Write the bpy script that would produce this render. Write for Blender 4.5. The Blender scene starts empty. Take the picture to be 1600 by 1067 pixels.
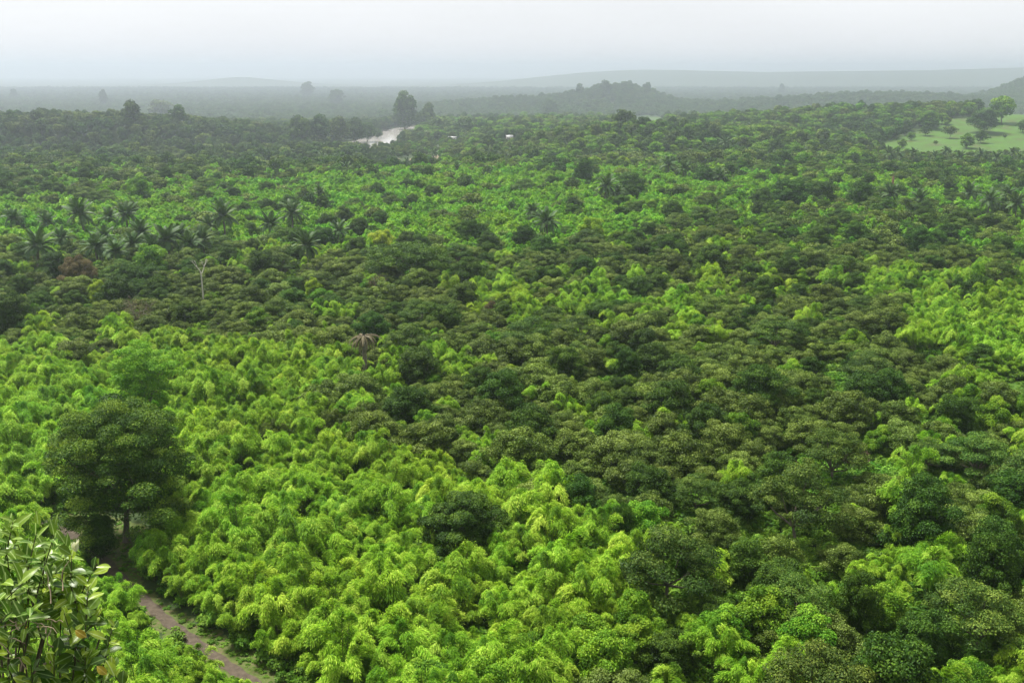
import bpy, math, random
import numpy as np
from mathutils import Vector, Matrix, Euler

R = math.radians
rng = np.random.default_rng(11)
random.seed(5)
scene = bpy.context.scene
col = scene.collection

# ------------------------------------------------------------------ camera
CAM_Z = 62.0
F = 1556.0                                   # focal length in photograph pixels (35 mm on 36 mm)
HORIZON = 110.0
PITCH = math.atan((533.5 - HORIZON) / F)
cam_d = bpy.data.cameras.new('camera')
cam_d.lens = 35.0
cam_d.sensor_width = 36.0
cam_d.clip_start = 0.1
cam_d.clip_end = 60000
cam = bpy.data.objects.new('camera', cam_d)
cam.location = (0, 0, CAM_Z)
cam.rotation_euler = (math.pi / 2 - PITCH, 0, 0)
col.objects.link(cam)
scene.camera = cam

# ------------------------------------------------------------------ sky, sun, exposure
SUN_EL, SUN_AZ = R(62), R(-42)               # azimuth from +Y towards +X
world = bpy.data.worlds.new('World')
scene.world = world
world.use_nodes = True
wn, wl = world.node_tree.nodes, world.node_tree.links
bg = wn['Background']
sky = wn.new('ShaderNodeTexSky')
sky.sky_type = 'NISHITA'
sky.sun_disc = False
sky.sun_elevation = SUN_EL
sky.sun_rotation = SUN_AZ
sky.air_density = 1.0
sky.dust_density = 3.0
tc = wn.new('ShaderNodeTexCoord')
cn = wn.new('ShaderNodeTexNoise')            # soft cloud deck, goes on the same all round
cn.inputs['Scale'].default_value = 2.2
cn.inputs['Detail'].default_value = 4.0
cn.inputs['Roughness'].default_value = 0.45
mp = wn.new('ShaderNodeMapping')
mp.inputs['Scale'].default_value = (1, 1, 4.5)
cr = wn.new('ShaderNodeValToRGB')
cr.color_ramp.elements[0].position = 0.30
cr.color_ramp.elements[0].color = (2.58, 2.60, 2.67, 1)
cr.color_ramp.elements[1].position = 0.72
cr.color_ramp.elements[1].color = (2.92, 2.93, 2.99, 1)
mx = wn.new('ShaderNodeMix')
mx.data_type = 'RGBA'
mx.inputs['Factor'].default_value = 0.95
wl.new(tc.outputs['Generated'], mp.inputs['Vector'])
wl.new(mp.outputs['Vector'], cn.inputs['Vector'])
wl.new(cn.outputs['Fac'], cr.inputs['Fac'])
wl.new(sky.outputs['Color'], mx.inputs['A'])
wl.new(cr.outputs['Color'], mx.inputs['B'])
wl.new(mx.outputs['Result'], bg.inputs['Color'])
bg.inputs['Strength'].default_value = 0.055
sun_d = bpy.data.lights.new('sun', 'SUN')
sun_d.energy = 1.5
sun_d.angle = R(10)
sun_d.color = (1.0, 0.96, 0.88)
sun = bpy.data.objects.new('sun', sun_d)
col.objects.link(sun)
to_sun = Vector((math.sin(SUN_AZ) * math.cos(SUN_EL), math.cos(SUN_AZ) * math.cos(SUN_EL), math.sin(SUN_EL)))
sun.rotation_euler = to_sun.to_track_quat('Z', 'Y').to_euler()
sun.location = to_sun * 200
vs = scene.view_settings
vs.view_transform = 'Standard'
vs.look = 'None'
vs.gamma = 1.0
vs.use_curve_mapping = False
vs.exposure = 2.66
cy = scene.cycles
cy.max_bounces = 10
cy.diffuse_bounces = 3
cy.glossy_bounces = 2
cy.transmission_bounces = 4
cy.volume_bounces = 8
cy.transparent_max_bounces = 4
cy.use_denoising = True
cy.caustics_reflective = False
cy.caustics_refractive = False

# ------------------------------------------------------------------ pixel <-> place
cp, sp_ = math.cos(PITCH), math.sin(PITCH)

def ray(px, py):
    rx = (np.asarray(px, float) - 800) / F
    ru = -(np.asarray(py, float) - 533.5) / F
    return rx, cp + ru * sp_, -sp_ + ru * cp

def cam_pt(px, py, t):
    """point at depth t along the lens axis"""
    rx, ry, rz = ray(px, py)
    return Vector((float(rx * t), float(ry * t), float(CAM_Z + rz * t)))

def project(x, y, z):
    z = z - CAM_Z
    d = y * cp - z * sp_
    u = y * sp_ + z * cp
    return 800 + F * x / d, 533.5 - F * u / d, d

def smooth(a, b, x):
    t = np.clip((x - a) / (b - a), 0, 1)
    return t * t * (3 - 2 * t)

def wob(x, y, s, k=0.0):
    x = x / s; y = y / s
    return (np.sin(x * 1.3 + y * 0.7 + k) + np.sin(-x * 0.8 + y * 1.9 + 1.7 + k * 2)
            + np.sin(x * 2.3 - y * 1.1 + 4.1 + k * 3) * 0.6 + np.sin(x * 0.35 + y * 3.1 + 0.4) * 0.5) / 3.1

RIVER = [(x * 1.2, y * 1.2) for x, y in [(-420, 700), (-300, 745), (-200, 800), (-150, 870), (-137, 960), (-132, 1060), (-128, 1160), (-118, 1250), (-85, 1320), (-10, 1365), (90, 1385), (260, 1395)]]
RIVER_HW = 31.0
WATER_Z = -20.0

def seg_dist(x, y, pts):
    best = np.full(np.shape(x), 1e9)
    for (ax, ay), (bx, by) in zip(pts[:-1], pts[1:]):
        vx, vy = bx - ax, by - ay
        t = np.clip(((x - ax) * vx + (y - ay) * vy) / (vx * vx + vy * vy), 0, 1)
        best = np.minimum(best, np.hypot(x - ax - t * vx, y - ay - t * vy))
    return best

HILLS = [  # x, y, sx, sy, height
    (-430, 1030, 240, 210, 26), (-720, 900, 300, 180, 17), (105, 860, 80, 75, 15), (210, 830, 90, 80, 7), (430, 1110, 240, 130, 19), (600, 1000, 170, 200, 8),
    (285, 2700, 125, 120, 46), (60, 2650, 290, 180, 30), (1560, 2800, 200, 280, 112), (950, 2600, 420, 260, 40),
    (2350, 7000, 1500, 350, 98), (3900, 6900, 900, 400, 92), (700, 7100, 800, 300, 80), (-1950, 7200, 190, 200, 12), (-1900, 7250, 520, 260, 50)]

def height(x, y):
    x = np.asarray(x, float); y = np.asarray(y, float)
    z = wob(x, y, 46) * 1.1 * smooth(90, 200, y) + wob(x, y, 210, 2.0) * 2.0 * smooth(200, 500, y)
    z = z + 3.0 * np.exp(-((y - 560 - 0.22 * x) / 75) ** 2)
    z = z - 5.0 * smooth(590, 730, y) - 14.0 * smooth(600, 800, y) * smooth(40, -110, x) * smooth(1700, 1150, y) - 20.0 * smooth(1150, 1700, y) - 20.0 * smooth(1500, 2100, y)
    for hx, hy, sx, sy, hh in HILLS:
        z = z + hh * np.exp(-((x - hx) / sx) ** 2 - ((y - hy) / sy) ** 2)
    dr = seg_dist(x, y, RIVER)
    flat = smooth(RIVER_HW + 60, RIVER_HW + 4, dr)
    z = z * (1 - flat) + (WATER_Z + 1.0) * flat
    z = np.where(dr < RIVER_HW + 4, WATER_Z + 1.0 - 3.0 * smooth(RIVER_HW + 4, RIVER_HW - 6, dr), z)
    # the hill the camera stands on
    r = np.hypot(x * 0.8, y + 30) - 30
    hz = np.where(r < 1, 60.3, np.where(r < 8, 60.3 - 0.75 * (r - 1), 55.05 - 1.18 * (r - 8)))
    hz = np.where(r < 1, hz, hz + wob(x, y, 3.0) * 0.12 * smooth(1, 4, r))
    return np.maximum(z, np.maximum(hz, -55)) if np.ndim(z) else max(float(z), float(hz))

RAY_T = np.geomspace(80, 9000, 2600)

def ground_at(px, py, zoff=0.0):
    rx, ry, rz = ray(px, py)
    t = RAY_T
    hit = CAM_Z + rz * t <= height(rx * t, ry * t) + zoff
    k = int(np.argmax(hit)) if hit.any() else len(t) - 1
    return float(rx * t[k]), float(ry * t[k])

def inside(px, py, poly):
    px = np.asarray(px, float); py = np.asarray(py, float)
    res = np.zeros(px.shape, bool)
    n = len(poly)
    for i in range(n):
        x1, y1 = poly[i]; x2, y2 = poly[(i + 1) % n]
        if y1 == y2:
            continue
        c = ((y1 > py) != (y2 > py)) & (px < (x2 - x1) * (py - y1) / (y2 - y1) + x1)
        res ^= c
    return res

# ------------------------------------------------------------------ materials
MATS = {}

def leaf_mat(name, dark, mid, light, rough=0.6, spec=0.14, trans=0.3, hue=0.02, val=0.22, tcol=None):
    m = bpy.data.materials.new(name)
    m.use_nodes = True
    n, l = m.node_tree.nodes, m.node_tree.links
    n.clear()
    out = n.new('ShaderNodeOutputMaterial')
    at = n.new('ShaderNodeAttribute'); at.attribute_name = 'tint'
    ramp = n.new('ShaderNodeValToRGB')
    e = ramp.color_ramp.elements
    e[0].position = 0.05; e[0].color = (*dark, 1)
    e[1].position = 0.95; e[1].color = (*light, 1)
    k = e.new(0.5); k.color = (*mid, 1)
    l.new(at.outputs['Fac'], ramp.inputs['Fac'])
    oi = n.new('ShaderNodeObjectInfo')
    hs = n.new('ShaderNodeHueSaturation')
    mh = n.new('ShaderNodeMapRange'); mh.inputs['To Min'].default_value = 0.5 - hue; mh.inputs['To Max'].default_value = 0.5 + hue
    wnz = n.new('ShaderNodeTexWhiteNoise'); wnz.noise_dimensions = '1D'
    mv = n.new('ShaderNodeMapRange'); mv.inputs['To Min'].default_value = 1 - val; mv.inputs['To Max'].default_value = 1 + val
    pn = n.new('ShaderNodeTexNoise'); pn.inputs['Scale'].default_value = 0.022; pn.inputs['Detail'].default_value = 2.0
    l.new(oi.outputs['Location'], pn.inputs['Vector'])
    pm = n.new('ShaderNodeMapRange'); pm.inputs['From Min'].default_value = 0.3; pm.inputs['From Max'].default_value = 0.7
    l.new(pn.outputs['Fac'], pm.inputs['Value'])
    av = n.new('ShaderNodeMix'); av.data_type = 'FLOAT'; av.inputs['Factor'].default_value = 0.45
    l.new(pm.outputs['Result'], av.inputs['A']); l.new(oi.outputs['Random'], av.inputs['B'])
    l.new(av.outputs['Result'], mh.inputs['Value'])
    l.new(oi.outputs['Random'], wnz.inputs['W'])
    l.new(wnz.outputs['Value'], mv.inputs['Value'])
    l.new(mh.outputs['Result'], hs.inputs['Hue'])
    l.new(mv.outputs['Result'], hs.inputs['Value'])
    l.new(ramp.outputs['Color'], hs.inputs['Color'])
    p = n.new('ShaderNodeBsdfPrincipled')
    p.inputs['Roughness'].default_value = rough
    p.inputs['Specular IOR Level'].default_value = spec
    l.new(hs.outputs['Color'], p.inputs['Base Color'])
    tr = n.new('ShaderNodeBsdfTranslucent')
    mul = n.new('ShaderNodeMix'); mul.data_type = 'RGBA'; mul.blend_type = 'MULTIPLY'; mul.inputs['Factor'].default_value = 1
    mul.inputs['B'].default_value = (*(tcol or (1.15, 1.1, 0.5)), 1)
    l.new(hs.outputs['Color'], mul.inputs['A'])
    l.new(mul.outputs['Result'], tr.inputs['Color'])
    ms = n.new('ShaderNodeMixShader'); ms.inputs['Fac'].default_value = trans
    l.new(p.outputs[0], ms.inputs[1]); l.new(tr.outputs[0], ms.inputs[2])
    l.new(ms.outputs[0], out.inputs['Surface'])
    MATS[name] = m
    return m

def rough_mat(name, c1, c2, scale=3.0, rough=0.85, detail=6.0, c3=None, bump=0.0, coord='Object', spec=0.2, stretch=(1, 1, 1)):
    m = bpy.data.materials.new(name)
    m.use_nodes = True
    n, l = m.node_tree.nodes, m.node_tree.links
    p = n['Principled BSDF']
    p.inputs['Roughness'].default_value = rough
    p.inputs['Specular IOR Level'].default_value = spec
    t = n.new('ShaderNodeTexCoord')
    mpn = n.new('ShaderNodeMapping'); mpn.inputs['Scale'].default_value = stretch
    nz = n.new('ShaderNodeTexNoise')
    nz.inputs['Scale'].default_value = scale; nz.inputs['Detail'].default_value = detail; nz.inputs['Roughness'].default_value = 0.65
    ramp = n.new('ShaderNodeValToRGB')
    e = ramp.color_ramp.elements
    e[0].position = 0.32; e[0].color = (*c1, 1); e[1].position = 0.68; e[1].color = (*c2, 1)
    if c3:
        k = e.new(0.5); k.color = (*c3, 1)
    l.new(t.outputs[coord], mpn.inputs['Vector']); l.new(mpn.outputs['Vector'], nz.inputs['Vector'])
    l.new(nz.outputs['Fac'], ramp.inputs['Fac']); l.new(ramp.outputs['Color'], p.inputs['Base Color'])
    if bump:
        b = n.new('ShaderNodeBump'); b.inputs['Strength'].default_value = bump; b.inputs['Distance'].default_value = 0.1
        l.new(nz.outputs['Fac'], b.inputs['Height']); l.new(b.outputs['Normal'], p.inputs['Normal'])
    MATS[name] = m
    return m

leaf_mat('bamboo_leaf', (0.0705, 0.1846, 0.0040), (0.2009, 0.3914, 0.0128), (0.4479, 0.6075, 0.0739), trans=0.34, hue=0.020, val=0.14)
leaf_mat('strip_leaf', (0.0600, 0.1980, 0.0051), (0.1560, 0.3780, 0.0143), (0.3240, 0.5400, 0.0561), trans=0.30, hue=0.022, val=0.18)
leaf_mat('fern_leaf', (0.08, 0.20, 0.010), (0.18, 0.36, 0.028), (0.33, 0.50, 0.08), trans=0.30, hue=0.012, val=0.12)
leaf_mat('olive_leaf', (0.0234, 0.0519, 0.0047), (0.0776, 0.1316, 0.0122), (0.2218, 0.3036, 0.0561), trans=0.16, hue=0.013, val=0.24, rough=0.5)
leaf_mat('dark_leaf', (0.0128, 0.0413, 0.0031), (0.0319, 0.0880, 0.0052), (0.0957, 0.1787, 0.0134), trans=0.18, hue=0.025, val=0.25)
leaf_mat('green_leaf', (0.0361, 0.1114, 0.0044), (0.0902, 0.2170, 0.0088), (0.2190, 0.3636, 0.0247), trans=0.30, hue=0.025, val=0.22)
leaf_mat('hero_leaf', (0.0150, 0.0494, 0.0020), (0.0450, 0.1092, 0.0050), (0.1500, 0.2340, 0.0140), trans=0.22, hue=0.0, val=0.0)
leaf_mat('flat_leaf', (0.0196, 0.0546, 0.0055), (0.0504, 0.1066, 0.0099), (0.1470, 0.2145, 0.0286), trans=0.18, hue=0.022, val=0.24)
leaf_mat('lime_leaf', (0.10, 0.19, 0.008), (0.22, 0.34, 0.015), (0.36, 0.48, 0.04), trans=0.3, hue=0.02, val=0.1)
leaf_mat('rust_leaf', (0.06, 0.05, 0.02), (0.115, 0.092, 0.038), (0.19, 0.155, 0.07), trans=0.15, hue=0.01, val=0.1)
leaf_mat('palm_leaf', (0.0175, 0.0473, 0.0092), (0.0405, 0.0891, 0.0161), (0.1013, 0.1620, 0.0367), trans=0.15, rough=0.6, spec=0.2, hue=0.02, val=0.18)
leaf_mat('under_leaf', (0.0385, 0.1100, 0.0056), (0.0825, 0.1925, 0.0112), (0.1760, 0.3080, 0.0327), trans=0.28, hue=0.02, val=0.25)
leaf_mat('dead_frond', (0.06, 0.05, 0.026), (0.12, 0.10, 0.055), (0.20, 0.17, 0.10), trans=0.1, hue=0.0, val=0.1)
rough_mat('bark', (0.07, 0.055, 0.042), (0.21, 0.18, 0.145), 5.0, bump=0.5, stretch=(1, 1, 0.3))
rough_mat('pale_bark', (0.30, 0.275, 0.23), (0.52, 0.49, 0.43), 3.0, bump=0.3, stretch=(1, 1, 0.4))
rough_mat('red_bark', (0.15, 0.075, 0.05), (0.30, 0.17, 0.12), 3.0, bump=0.4)
rough_mat('bamboo_stem', (0.10, 0.13, 0.04), (0.22, 0.23, 0.09), 4.0)
rough_mat('dry_twig', (0.16, 0.11, 0.07), (0.36, 0.29, 0.20), 30.0)
rough_mat('green_stem', (0.045, 0.04, 0.025), (0.10, 0.085, 0.05), 30.0)
rough_mat('ground', (0.018, 0.034, 0.008), (0.045, 0.052, 0.016), 0.9, c3=(0.026, 0.050, 0.011), detail=9, bump=0.6)
rough_mat('meadow', (0.062, 0.066, 0.022), (0.060, 0.130, 0.012), 0.06, c3=(0.046, 0.105, 0.010), detail=9, bump=0.5)
rough_mat('lush_grass', (0.03, 0.075, 0.005), (0.07, 0.125, 0.012), 0.6, c3=(0.045, 0.10, 0.008), detail=9, bump=0.6)
rough_mat('earth', (0.05, 0.034, 0.02), (0.12, 0.078, 0.05), 0.5, c3=(0.085, 0.055, 0.035), detail=9, bump=0.6)
rough_mat('bare_field', (0.10, 0.085, 0.045), (0.16, 0.125, 0.075), 0.08, detail=8)
rough_mat('litter', (0.05, 0.07, 0.015), (0.11, 0.085, 0.045), 1.1, c3=(0.07, 0.095, 0.02), detail=9, bump=0.7)
rough_mat('track', (0.045, 0.034, 0.024), (0.095, 0.074, 0.053), 1.4, detail=10, bump=0.4)
rough_mat('white_roof', (0.26, 0.265, 0.27), (0.42, 0.42, 0.42), 1.0, rough=0.5)
rough_mat('plaster', (0.42, 0.39, 0.34), (0.56, 0.52, 0.46), 1.0)
rough_mat('dark_glass', (0.02, 0.02, 0.025), (0.05, 0.05, 0.055), 1.0, rough=0.2)
rough_mat('wood_door', (0.13, 0.08, 0.05), (0.22, 0.14, 0.09), 2.0)

m = bpy.data.materials.new('water'); m.use_nodes = True; MATS['water'] = m
n, l = m.node_tree.nodes, m.node_tree.links
p = n['Principled BSDF']
p.inputs['Base Color'].default_value = (0.40, 0.375, 0.35, 1)
p.inputs['Roughness'].default_value = 0.12
p.inputs['IOR'].default_value = 1.33
p.inputs['Specular IOR Level'].default_value = 1.0
t = n.new('ShaderNodeTexCoord'); nz = n.new('ShaderNodeTexNoise'); nz.inputs['Scale'].default_value = 0.35; nz.inputs['Detail'].default_value = 4
b = n.new('ShaderNodeBump'); b.inputs['Strength'].default_value = 0.05; b.inputs['Distance'].default_value = 0.2
l.new(t.outputs['Object'], nz.inputs['Vector']); l.new(nz.outputs['Fac'], b.inputs['Height']); l.new(b.outputs['Normal'], p.inputs['Normal'])

# ------------------------------------------------------------------ mesh helpers
def np_mesh(name, verts, faces4=None, faces3=None, mat=None, tint=None, smooth_=False):
    """fast mesh from numpy arrays; quads and triangles"""
    me = bpy.data.meshes.new(name)
    verts = np.asarray(verts, np.float32)
    loops, starts, totals = [], [], []
    pos = 0
    if faces4 is not None and len(faces4):
        f = np.asarray(faces4, np.int32); loops.append(f.ravel())
        starts.append(np.arange(len(f)) * 4 + pos); totals.append(np.full(len(f), 4)); pos += len(f) * 4
    if faces3 is not None and len(faces3):
        f = np.asarray(faces3, np.int32); loops.append(f.ravel())
        starts.append(np.arange(len(f)) * 3 + pos); totals.append(np.full(len(f), 3)); pos += len(f) * 3
    loops = np.concatenate(loops).astype(np.int32)
    starts = np.concatenate(starts).astype(np.int32)
    me.vertices.add(len(verts)); me.vertices.foreach_set('co', verts.ravel())
    me.loops.add(len(loops)); me.loops.foreach_set('vertex_index', loops)
    me.polygons.add(len(starts)); me.polygons.foreach_set('loop_start', starts)
    if smooth_:
        me.polygons.foreach_set('use_smooth', np.ones(len(starts), bool))
    me.update(calc_edges=True)
    me.validate()
    if tint is not None:
        a = me.attributes.new('tint', 'FLOAT', 'FACE')
        a.data.foreach_set('value', np.asarray(tint, np.float32))
    if mat:
        me.materials.append(MATS[mat])
    return me

def new_obj(name, me, parent=None):
    o = bpy.data.objects.new(name, me)
    col.objects.link(o)
    if parent is not None:
        o.parent = parent
    return o

def tag(o, label=None, cat=None, group=None, kind=None):
    if label: o['label'] = label
    if cat: o['category'] = cat
    if group: o['group'] = group
    if kind: o['kind'] = kind
    return o

def unit(v):
    return v / np.maximum(np.linalg.norm(v, axis=1, keepdims=True), 1e-6)

class Leaves:
    """collects rhombic leaves"""
    def __init__(self):
        self.v = []; self.t = []
    def add(self, c, nrm, tang, length, width, tint):
        nrm = unit(nrm)
        tang = unit(tang - nrm * np.sum(tang * nrm, axis=1, keepdims=True))
        bi = np.cross(nrm, tang)
        L = np.asarray(length).reshape(-1, 1) * 0.5; W = np.asarray(width).reshape(-1, 1) * 0.5
        sag = nrm * L * 0.35
        q = np.stack([c - tang * L - sag, c + bi * W, c + tang * L - sag, c - bi * W], axis=1)
        self.v.append(q.reshape(-1, 3)); self.t.append(np.clip(tint, 0, 1))
    def mesh(self, name, mat):
        v = np.concatenate(self.v); t = np.concatenate(self.t)
        f = np.arange(len(v)).reshape(-1, 4)
        return np_mesh(name, v, f, None, mat, t)

def tube_arrays(path, radii, sides=6):
    path = [Vector(p) for p in path]
    vs_, fs = [], []
    up = Vector((0.13, 0.97, 0.2))
    for i, p_ in enumerate(path):
        d = (path[min(i + 1, len(path) - 1)] - path[max(i - 1, 0)])
        d = d.normalized() if d.length > 1e-6 else Vector((0, 0, 1))
        a = d.cross(up)
        if a.length < 0.05:
            a = d.cross(Vector((1, 0, 0)))
        a.normalize(); b_ = d.cross(a)
        for k in range(sides):
            w = 2 * math.pi * k / sides
            vs_.append(p_ + (a * math.cos(w) + b_ * math.sin(w)) * radii[i])
    for i in range(len(path) - 1):
        for k in range(sides):
            k2 = (k + 1) % sides
            fs.append((i * sides + k, i * sides + k2, (i + 1) * sides + k2, (i + 1) * sides + k))
    return vs_, fs

class Tubes:
    def __init__(self):
        self.v = []; self.f = []
    def add(self, path, radii, sides=6):
        v, f = tube_arrays(path, radii, sides)
        o = len(self.v)
        self.v += [tuple(p_) for p_ in v]
        self.f += [tuple(i + o for i in q) for q in f]
    def mesh(self, name, mat):
        return np_mesh(name, np.array(self.v), np.array(self.f), None, mat, np.full(len(self.f), 0.5), True)

def rv(n_, s=1.0):
    return rng.normal(size=(n_, 3)) * s

def clump_leaves(LV, centre, radius, n_, ll, lw, flat=0.7, upb=0.5, rnd=0.5, tint0=0.5, tvar=0.22, top=0.25, droop=0.0):
    """a puff of leaves: a shell, fuller on the upper side"""
    d = unit(rv(n_)); d[:, 2] = np.where(rng.random(n_) < 1 - top, np.abs(d[:, 2]), d[:, 2])
    rr = radius * (0.45 + 0.6 * rng.random(n_) ** 0.6)
    c = np.asarray(centre) + d * rr[:, None] * np.array([1, 1, flat])
    nr = d * 0.8 + np.array([0, 0, upb]) + rv(n_, rnd)
    tg = d * np.array([1, 1, 0.2]) + rv(n_, 0.8) + np.array([0, 0, -droop])
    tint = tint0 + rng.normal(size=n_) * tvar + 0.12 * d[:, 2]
    sc = 0.75 + 0.5 * rng.random(n_)
    LV.add(c, nr, tg, ll * sc, lw * sc, tint)

def dome_centres(n_, Rx, H, base, fill=0.85, zpow=1.0, jitter=0.12):
    """clump centres on an uneven dome; low ones hang at the rim"""
    out = []
    ph = rng.random(6) * 6.28
    for i in range(n_):
        a = i * 2.39996 + rng.normal() * 0.35
        s = math.sqrt((i + 0.5) / n_)
        lob = 1 + 0.16 * math.sin(2 * a + ph[0]) + 0.12 * math.sin(3 * a + ph[1]) + 0.08 * math.sin(5 * a + ph[2])
        r = Rx * s * lob * fill
        z = base + (H - base) * (max(0.0, 1 - s ** 2) ** (0.5 * zpow)) * (0.88 + 0.24 * rng.random())
        out.append((r * math.cos(a) + rng.normal() * jitter * Rx, r * math.sin(a) + rng.normal() * jitter * Rx, z))
    return out

def limb_tree(name, centres, H0, r0, lean=(0, 0), nl=9, mat='bark'):
    """tapered trunk and limbs reaching for some of the clumps"""
    T = Tubes()
    zf = H0
    fork = Vector((lean[0], lean[1], zf))
    T.add([(0, 0, -0.3), (lean[0] * 0.2, lean[1] * 0.2, zf * 0.15), (lean[0] * 0.55 + 0.05, lean[1] * 0.55, zf * 0.55), fork], [r0 * 1.35, r0, r0 * 0.85, r0 * 0.7], 8)
    idx = list(range(len(centres))); random.shuffle(idx)
    for i in idx[:nl]:
        c = Vector(centres[i])
        mid = fork.lerp(c, 0.5) + Vector((0, 0, -0.05 * (c - fork).length)) + Vector(rng.normal(size=3) * 0.12)
        T.add([fork - Vector((0, 0, 0.15)), mid, c], [r0 * 0.55, r0 * 0.32, r0 * 0.10], 5)
    return T.mesh(name, mat)

def lobed_centres(n_, Rx, H, base, zpow=1.0):
    """a crown grown from three or four unequal domes"""
    out = dome_centres(int(n_ * 0.55), Rx * 0.74, H, base, zpow=zpow)
    a0 = rng.random() * 6.28
    k = 3
    for j in range(k):
        a = a0 + j * 2.1 + rng.normal() * 0.3
        r = Rx * (0.42 + 0.16 * rng.random()); q = Rx * (0.46 + 0.12 * rng.random())
        hh = base + (H - base) * (0.5 + 0.42 * rng.random())
        out += [(x + r * math.cos(a), y + r * math.sin(a), z) for x, y, z in dome_centres(int(n_ * 0.16), q, hh, base * 0.8, zpow=zpow)]
    return out

PROTO = {}   # kind -> list of (crown mesh, trunk mesh, crown width, height)

# --- bamboo ---------------------------------------------------------
def make_bamboo(ncul, nleaf, ll, lw, mat='bamboo_leaf', hmin=3.2, hmax=5.2, stems=True, wide=1.0, far=1.0):
    LV = Leaves(); T = Tubes()
    for i in range(ncul):
        a = i * 2.39996 + rng.normal() * 0.4
        h = hmin + (hmax - hmin) * rng.random()
        reach = far * (0.5 + 1.9 * math.sqrt((i + 0.5) / ncul)) * (0.85 + 0.3 * rng.random())
        h *= 1.08 - 0.22 * (i / ncul)
        d = np.array([math.cos(a), math.sin(a), 0.0]); side = np.array([-d[1], d[0], 0.0])
        b0 = d * 0.35 * rng.random()
        end = 0.60 + 0.14 * rng.random()
        def pt(s):
            s = np.asarray(s)[:, None]
            return b0 + d * reach * s ** 1.7 + np.array([0, 0, 1.0]) * h * np.sin(s * math.pi * end) / math.sin(math.pi * 0.5)
        if stems:
            P = pt(np.linspace(0, 1, 5)); T.add([tuple(q) for q in P], [0.045, 0.04, 0.03, 0.018, 0.006], 4)
        n_ = int(nleaf * (0.8 + 0.4 * rng.random()))
        s = 0.22 + 0.80 * rng.random(n_) ** 0.62
        c = pt(s); tg = pt(s + 0.03) - c; tg = unit(tg)
        wid = wide * (0.22 + 0.36 * np.sin(np.clip((s - 0.2) / 0.85, 0, 1) * math.pi))
        off = rng.normal(size=n_) * wid * 0.75
        c = c + side * off[:, None]
        c[:, 2] += rng.normal(size=n_) * 0.16 - np.abs(off) * 0.35
        nr = np.array([0, 0, 0.9]) + side * (off * 0.7)[:, None] + d * 0.35 + rv(n_, 0.38)
        tt = tg * 1.0 + side * (np.sign(off) * 0.6)[:, None] + np.array([0, 0, -0.3]) + rv(n_, 0.24)
        sc = 0.7 + 0.6 * rng.random(n_)
        cul = rng.normal() * 0.19
        LV.add(c, nr, tt, ll * sc, lw * sc, 0.38 + cul + 0.22 * (s - 0.5) + rng.normal(size=n_) * 0.2)
    return LV.mesh('bamboo_foliage', mat), (T.mesh('bamboo_stem', 'bamboo_stem') if stems else None)

PROTO['bamboo'] = [(*make_bamboo(18, 600, 0.33, 0.056), 4.6, 4.6) for _ in range(3)]
PROTO['bamboo'] += [(*make_bamboo(14, 740, 0.34, 0.056, hmin=3.6, hmax=6.4, wide=0.72, far=1.35), 5.2, 5.4) for _ in range(3)]
PROTO['bamboo_far'] = [(*make_bamboo(14, 90, 0.58, 0.22, 'strip_leaf', stems=False), 4.6, 4.6) for _ in range(3)]
PROTO['fern'] = [(*make_bamboo(14, 70, 0.55, 0.2, 'fern_leaf', 1.2, 2.0, False), 4.2, 1.8) for _ in range(3)]

# --- olive-brown broad trees -----------------------------------------
def make_broad(Rx, H, base, nclump, cr_, nleaf, ll, lw, mat, trunk_r, flat=0.7, zpow=1.0, upb=0.5, rnd=0.55, droop=0.0, inner=True, clvar=0.13, bark='bark', limbs=9, tname='crown'):
    C = lobed_centres(nclump, Rx, H - cr_ * 0.5, base, zpow)
    LV = Leaves()
    for c in C:
        r = cr_ * (0.7 + 0.6 * rng.random())
        clump_leaves(LV, c, r, max(12, int(nleaf * (r / cr_) ** 2)), ll, lw, flat, upb, rnd, 0.45 + rng.normal() * clvar, 0.2, droop=droop)
    if inner:
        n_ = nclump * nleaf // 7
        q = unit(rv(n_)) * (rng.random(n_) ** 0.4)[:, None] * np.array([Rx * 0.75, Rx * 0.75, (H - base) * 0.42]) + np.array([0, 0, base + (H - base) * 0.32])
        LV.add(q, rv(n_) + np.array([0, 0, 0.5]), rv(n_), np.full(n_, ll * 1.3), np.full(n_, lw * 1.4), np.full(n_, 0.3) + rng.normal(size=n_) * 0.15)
    return LV.mesh(tname, mat), limb_tree('trunk', C, base * 0.75 + 0.4, trunk_r, (rng.normal() * 0.3, rng.normal() * 0.3), limbs, bark), Rx * 2, H

PROTO['olive'] = [make_broad(4.4 + 0.5 * rng.random(), 5.4 + 1.4 * rng.random(), 1.5, 50, 0.95, 340, 0.22, 0.125, 'olive_leaf', 0.16, flat=0.62, zpow=0.9, rnd=0.6) for _ in range(6)]
PROTO['olive_far'] = [make_broad(4.6, 6.2, 2.2, 22, 1.35, 60, 0.62, 0.36, 'olive_leaf', 0.16, flat=0.6, limbs=4) for _ in range(3)]
# --- dark rounded trees ----------------------------------------------
PROTO['dark'] = [make_broad(3.8 + 0.6 * rng.random(), 7.0 + 1.5 * rng.random(), 1.2, 60, 0.95, 320, 0.245, 0.13, 'dark_leaf', 0.18, flat=0.75, zpow=0.8, droop=0.5) for _ in range(5)]
PROTO['dark_far'] = [make_broad(4.2, 7.8, 1.6, 26, 1.3, 60, 0.66, 0.38, 'dark_leaf', 0.18, flat=0.8, zpow=0.8, limbs=4) for _ in range(3)]
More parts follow.
